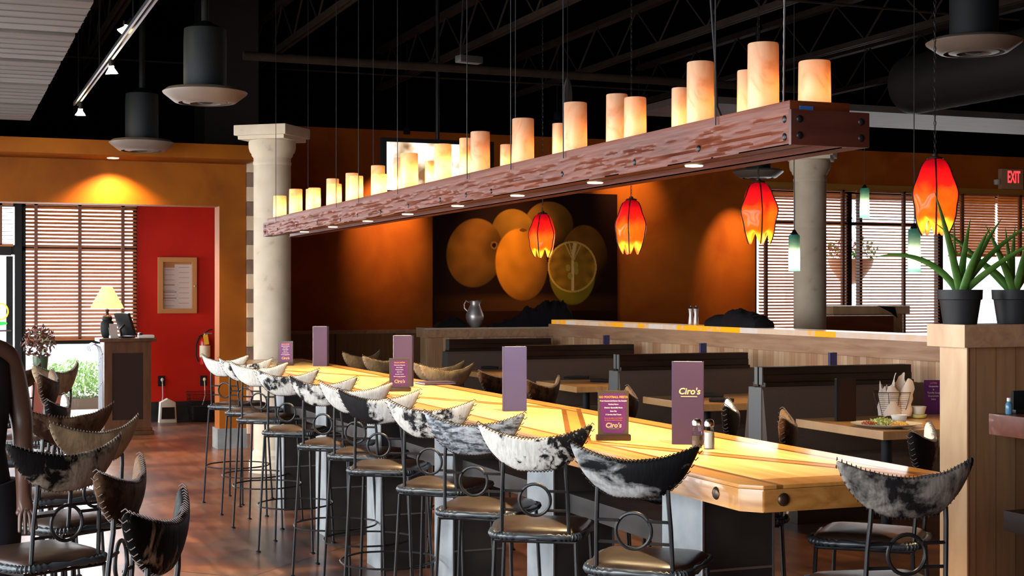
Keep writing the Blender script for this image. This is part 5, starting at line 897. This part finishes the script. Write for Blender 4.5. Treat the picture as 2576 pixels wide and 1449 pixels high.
for (u, v, la, c2) in ((406, 957, 'black wall outlet with a white plug above the small heater', 'plastic_white'), (512, 956, 'black wall outlet with beige plug under the extinguisher', 'ext_label')):
    q = atY(u, v, YB); t = thing('wall_outlet', la, 'outlet', (q.x, YB, q.z), 0, 'outlets on the red wall'); MB().box(-.045, .045, -.008, 0, -.075, .06, .002).build('cover_plate', 'plastic_black', t, 0); MB().ball((.01, -.02, .01), .022, 2, (1, 1, 1.2)).tube([(.01, -.02, .0), (.015, -.03, -.2), (-.01 if u < 450 else -.04, -.04, -.4), (-.01 if u < 450 else -.12, -.06, -q.z+.04 if u > 450 else -.46)], .006, 6).build('plug', c2, t)
q = atY(421, 1060, 18.95); t = thing('space_heater', 'small white-framed heater box on the foyer floor', 'heater', (q.x, 18.95, .0)); MB().prism([(-.11, 0), (.11, 0), (.095, .26), (.0, .31), (-.095, .26)], -.07, .07, .006, T=FRONT).build('housing', 'plastic_white', t); MB().prism([(-.085, .05), (.085, .05), (.078, .20), (-.078, .20)], .0701, .076, T=FRONT).build('grille', 'plastic_black', t)
q = atY(508, 1062, 18.8); t = thing('wire_bin', 'dark mesh bin on the floor by the pier', 'bin', (3.17, 18.95, 0)); f = MB()
for k in range(9): z = .02+k*.045; a = .13+.004*k; f.tube([(-a, -a, z), (a, -a, z), (a, a, z), (-a, a, z)], .003, 4, closed=True)
for k in range(9):
    for s in (-1, 1): f.tube([(-.13+.0325*k, s*.13, .02), ((-.13+.0325*k)*1.25, s*.163, .38)], .002, 4).tube([(s*.13, -.13+.0325*k, .02), (s*.163, (-.13+.0325*k)*1.25, .38)], .002, 4)
f.build('mesh', 'iron', t); MB().box(-.12, .12, -.12, .12, .022, .2, .01).build('contents', 'black_cloth', t)
# plants by the window
q = atY(102, 943, 17.9); t = thing('plant_pedestal', 'red-brown pedestal under the green plant pot', 'pedestal', (q.x+.06, 17.9, 0)); MB().box(-.16, .16, -.15, .15, 0, q.z-.02).build('column', 'terracotta', t, 0); MB().box(-.18, .18, -.17, .17, q.z-.02, q.z, .004).build('top', 'terracotta', t)
t = thing('jade_plant', 'maroon-leaved plant in a green pot by the foyer window', 'plant', (q.x, 17.9, q.z+.001)); MB().lathe([(.06, 0), (.075, .02), (.09, .16), (.095, .22), (.085, .22), (.08, .19), (0, .19)], seg=24).build('pot', 'pot_green', t); f = MB(); foliage(f, (-.02, 0, .38), .21, 420, .06); f.build('foliage', 'leaf_maroon', t, 0); MB().tube([(0, 0, .19), (.01, 0, .36)], .014).tube([(0, 0, .25), (-.06, 0, .38)], .01).build('stem', 'soil', t)
q = atY(108, 858, 18.6); t = thing('fern_plant', 'feathery light green plant in front of the foyer window', 'plant', (q.x, 18.6, 0)); f = MB(); foliage(f, (0, 0, q.z), .10, 220, .03, (1, 1, 1.2)); f.build('foliage', 'leaf_pale', t, 0); MB().tube([(0, 0, .3), (0, 0, q.z)], .006).build('stem', 'leaf_green', t); MB().lathe([(.08, 0), (.10, .3), (.0, .3)], seg=18).build('pot', 'terracotta', t)

# ------------------------------------------------------------------ standing person at the left edge
pc = cw(-1.96, 5.15); pn = thing('person', 'person in dark sleeveless top standing at the left edge, mostly cropped', 'person', pc, -YAW+.5)
def skin(name, verts, edges, radii, m, parent, root=0, sub=2):
    me = bpy.data.meshes.new(name); me.from_pydata(verts, edges, []); o = bpy.data.objects.new(name, me); COL.objects.link(o); o.parent = parent; me.materials.append(M[m])
    mo = o.modifiers.new('s', 'SKIN'); mo.use_smooth_shade = True
    for i, r in enumerate(radii): me.skin_vertices[0].data[i].radius = (r, r) if isinstance(r, (int, float)) else r; me.skin_vertices[0].data[i].use_root = (i == root)
    o.modifiers.new('u', 'SUBSURF').levels = sub; o.modifiers['u'].render_levels = sub; return o
bv = [(0, 0, .98), (0, 0, 1.12), (0, .01, 1.28), (0, .01, 1.42), (0, 0, 1.50), (0, -.02, 1.56), (0, -.02, 1.64), (0, -.02, 1.72),
      (.10, 0, .92), (.11, -.01, .52), (.12, .03, .10), (.12, -.08, .04), (-.10, 0, .92), (-.11, -.01, .52), (-.12, .03, .10), (-.12, -.08, .04),
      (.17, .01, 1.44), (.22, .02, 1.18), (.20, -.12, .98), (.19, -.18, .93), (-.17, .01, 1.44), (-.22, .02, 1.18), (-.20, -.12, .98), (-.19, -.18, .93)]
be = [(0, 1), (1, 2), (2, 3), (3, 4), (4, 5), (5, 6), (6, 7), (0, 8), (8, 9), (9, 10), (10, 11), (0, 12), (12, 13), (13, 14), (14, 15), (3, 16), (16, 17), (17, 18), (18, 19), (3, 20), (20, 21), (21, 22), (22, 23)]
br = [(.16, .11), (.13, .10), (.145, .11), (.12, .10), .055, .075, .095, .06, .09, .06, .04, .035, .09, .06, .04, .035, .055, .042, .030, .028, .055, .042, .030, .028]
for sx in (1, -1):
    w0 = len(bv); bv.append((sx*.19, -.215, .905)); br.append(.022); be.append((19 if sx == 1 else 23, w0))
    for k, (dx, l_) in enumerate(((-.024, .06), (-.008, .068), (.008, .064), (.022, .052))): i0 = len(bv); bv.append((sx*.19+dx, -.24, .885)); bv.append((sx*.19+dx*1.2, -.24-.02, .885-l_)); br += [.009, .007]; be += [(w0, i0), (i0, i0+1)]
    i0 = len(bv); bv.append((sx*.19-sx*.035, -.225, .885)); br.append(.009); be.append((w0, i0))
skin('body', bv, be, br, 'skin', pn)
MB().lathe([(.10, .90), (.172, .95), (.150, 1.10), (.168, 1.28), (.165, 1.40), (.10, 1.475), (.07, 1.49)], seg=28, fn=lambda p, a, r, z: Vector((p.x*1.05, p.y*.82+.005, p.z))).build('top', 'dark_shirt', pn)
f = MB(); 
for sx in (-1, 1): f.tube([(sx*.08, 0, .97), (sx*.105, 0, .80), (sx*.11, 0, .5), (sx*.12, .02, .09)], [.12, .11, .085, .075], 16)
f.build('trousers', 'dark_shirt', pn)
MB().ball((0, 0, 1.665), .115, 3, (.92, 1.0, 1.08)).lathe([(.03, 1.36), (.085, 1.42), (.105, 1.55), (.10, 1.65)], (0, .045, 0), 18).build('hair', 'hair', pn)
f = MB()
for sx in (-1, 1): f.box(sx*.12-.045, sx*.12+.045, -.16, .08, 0, .07, .02)
f.build('shoes', 'rubber', pn)
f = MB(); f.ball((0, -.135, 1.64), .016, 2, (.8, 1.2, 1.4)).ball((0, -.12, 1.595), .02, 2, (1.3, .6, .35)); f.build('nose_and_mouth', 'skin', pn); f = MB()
for sx in (-1, 1): f.ball((sx*.033, -.112, 1.665), .011, 2)
f.build('eyes', 'plastic_black', pn)
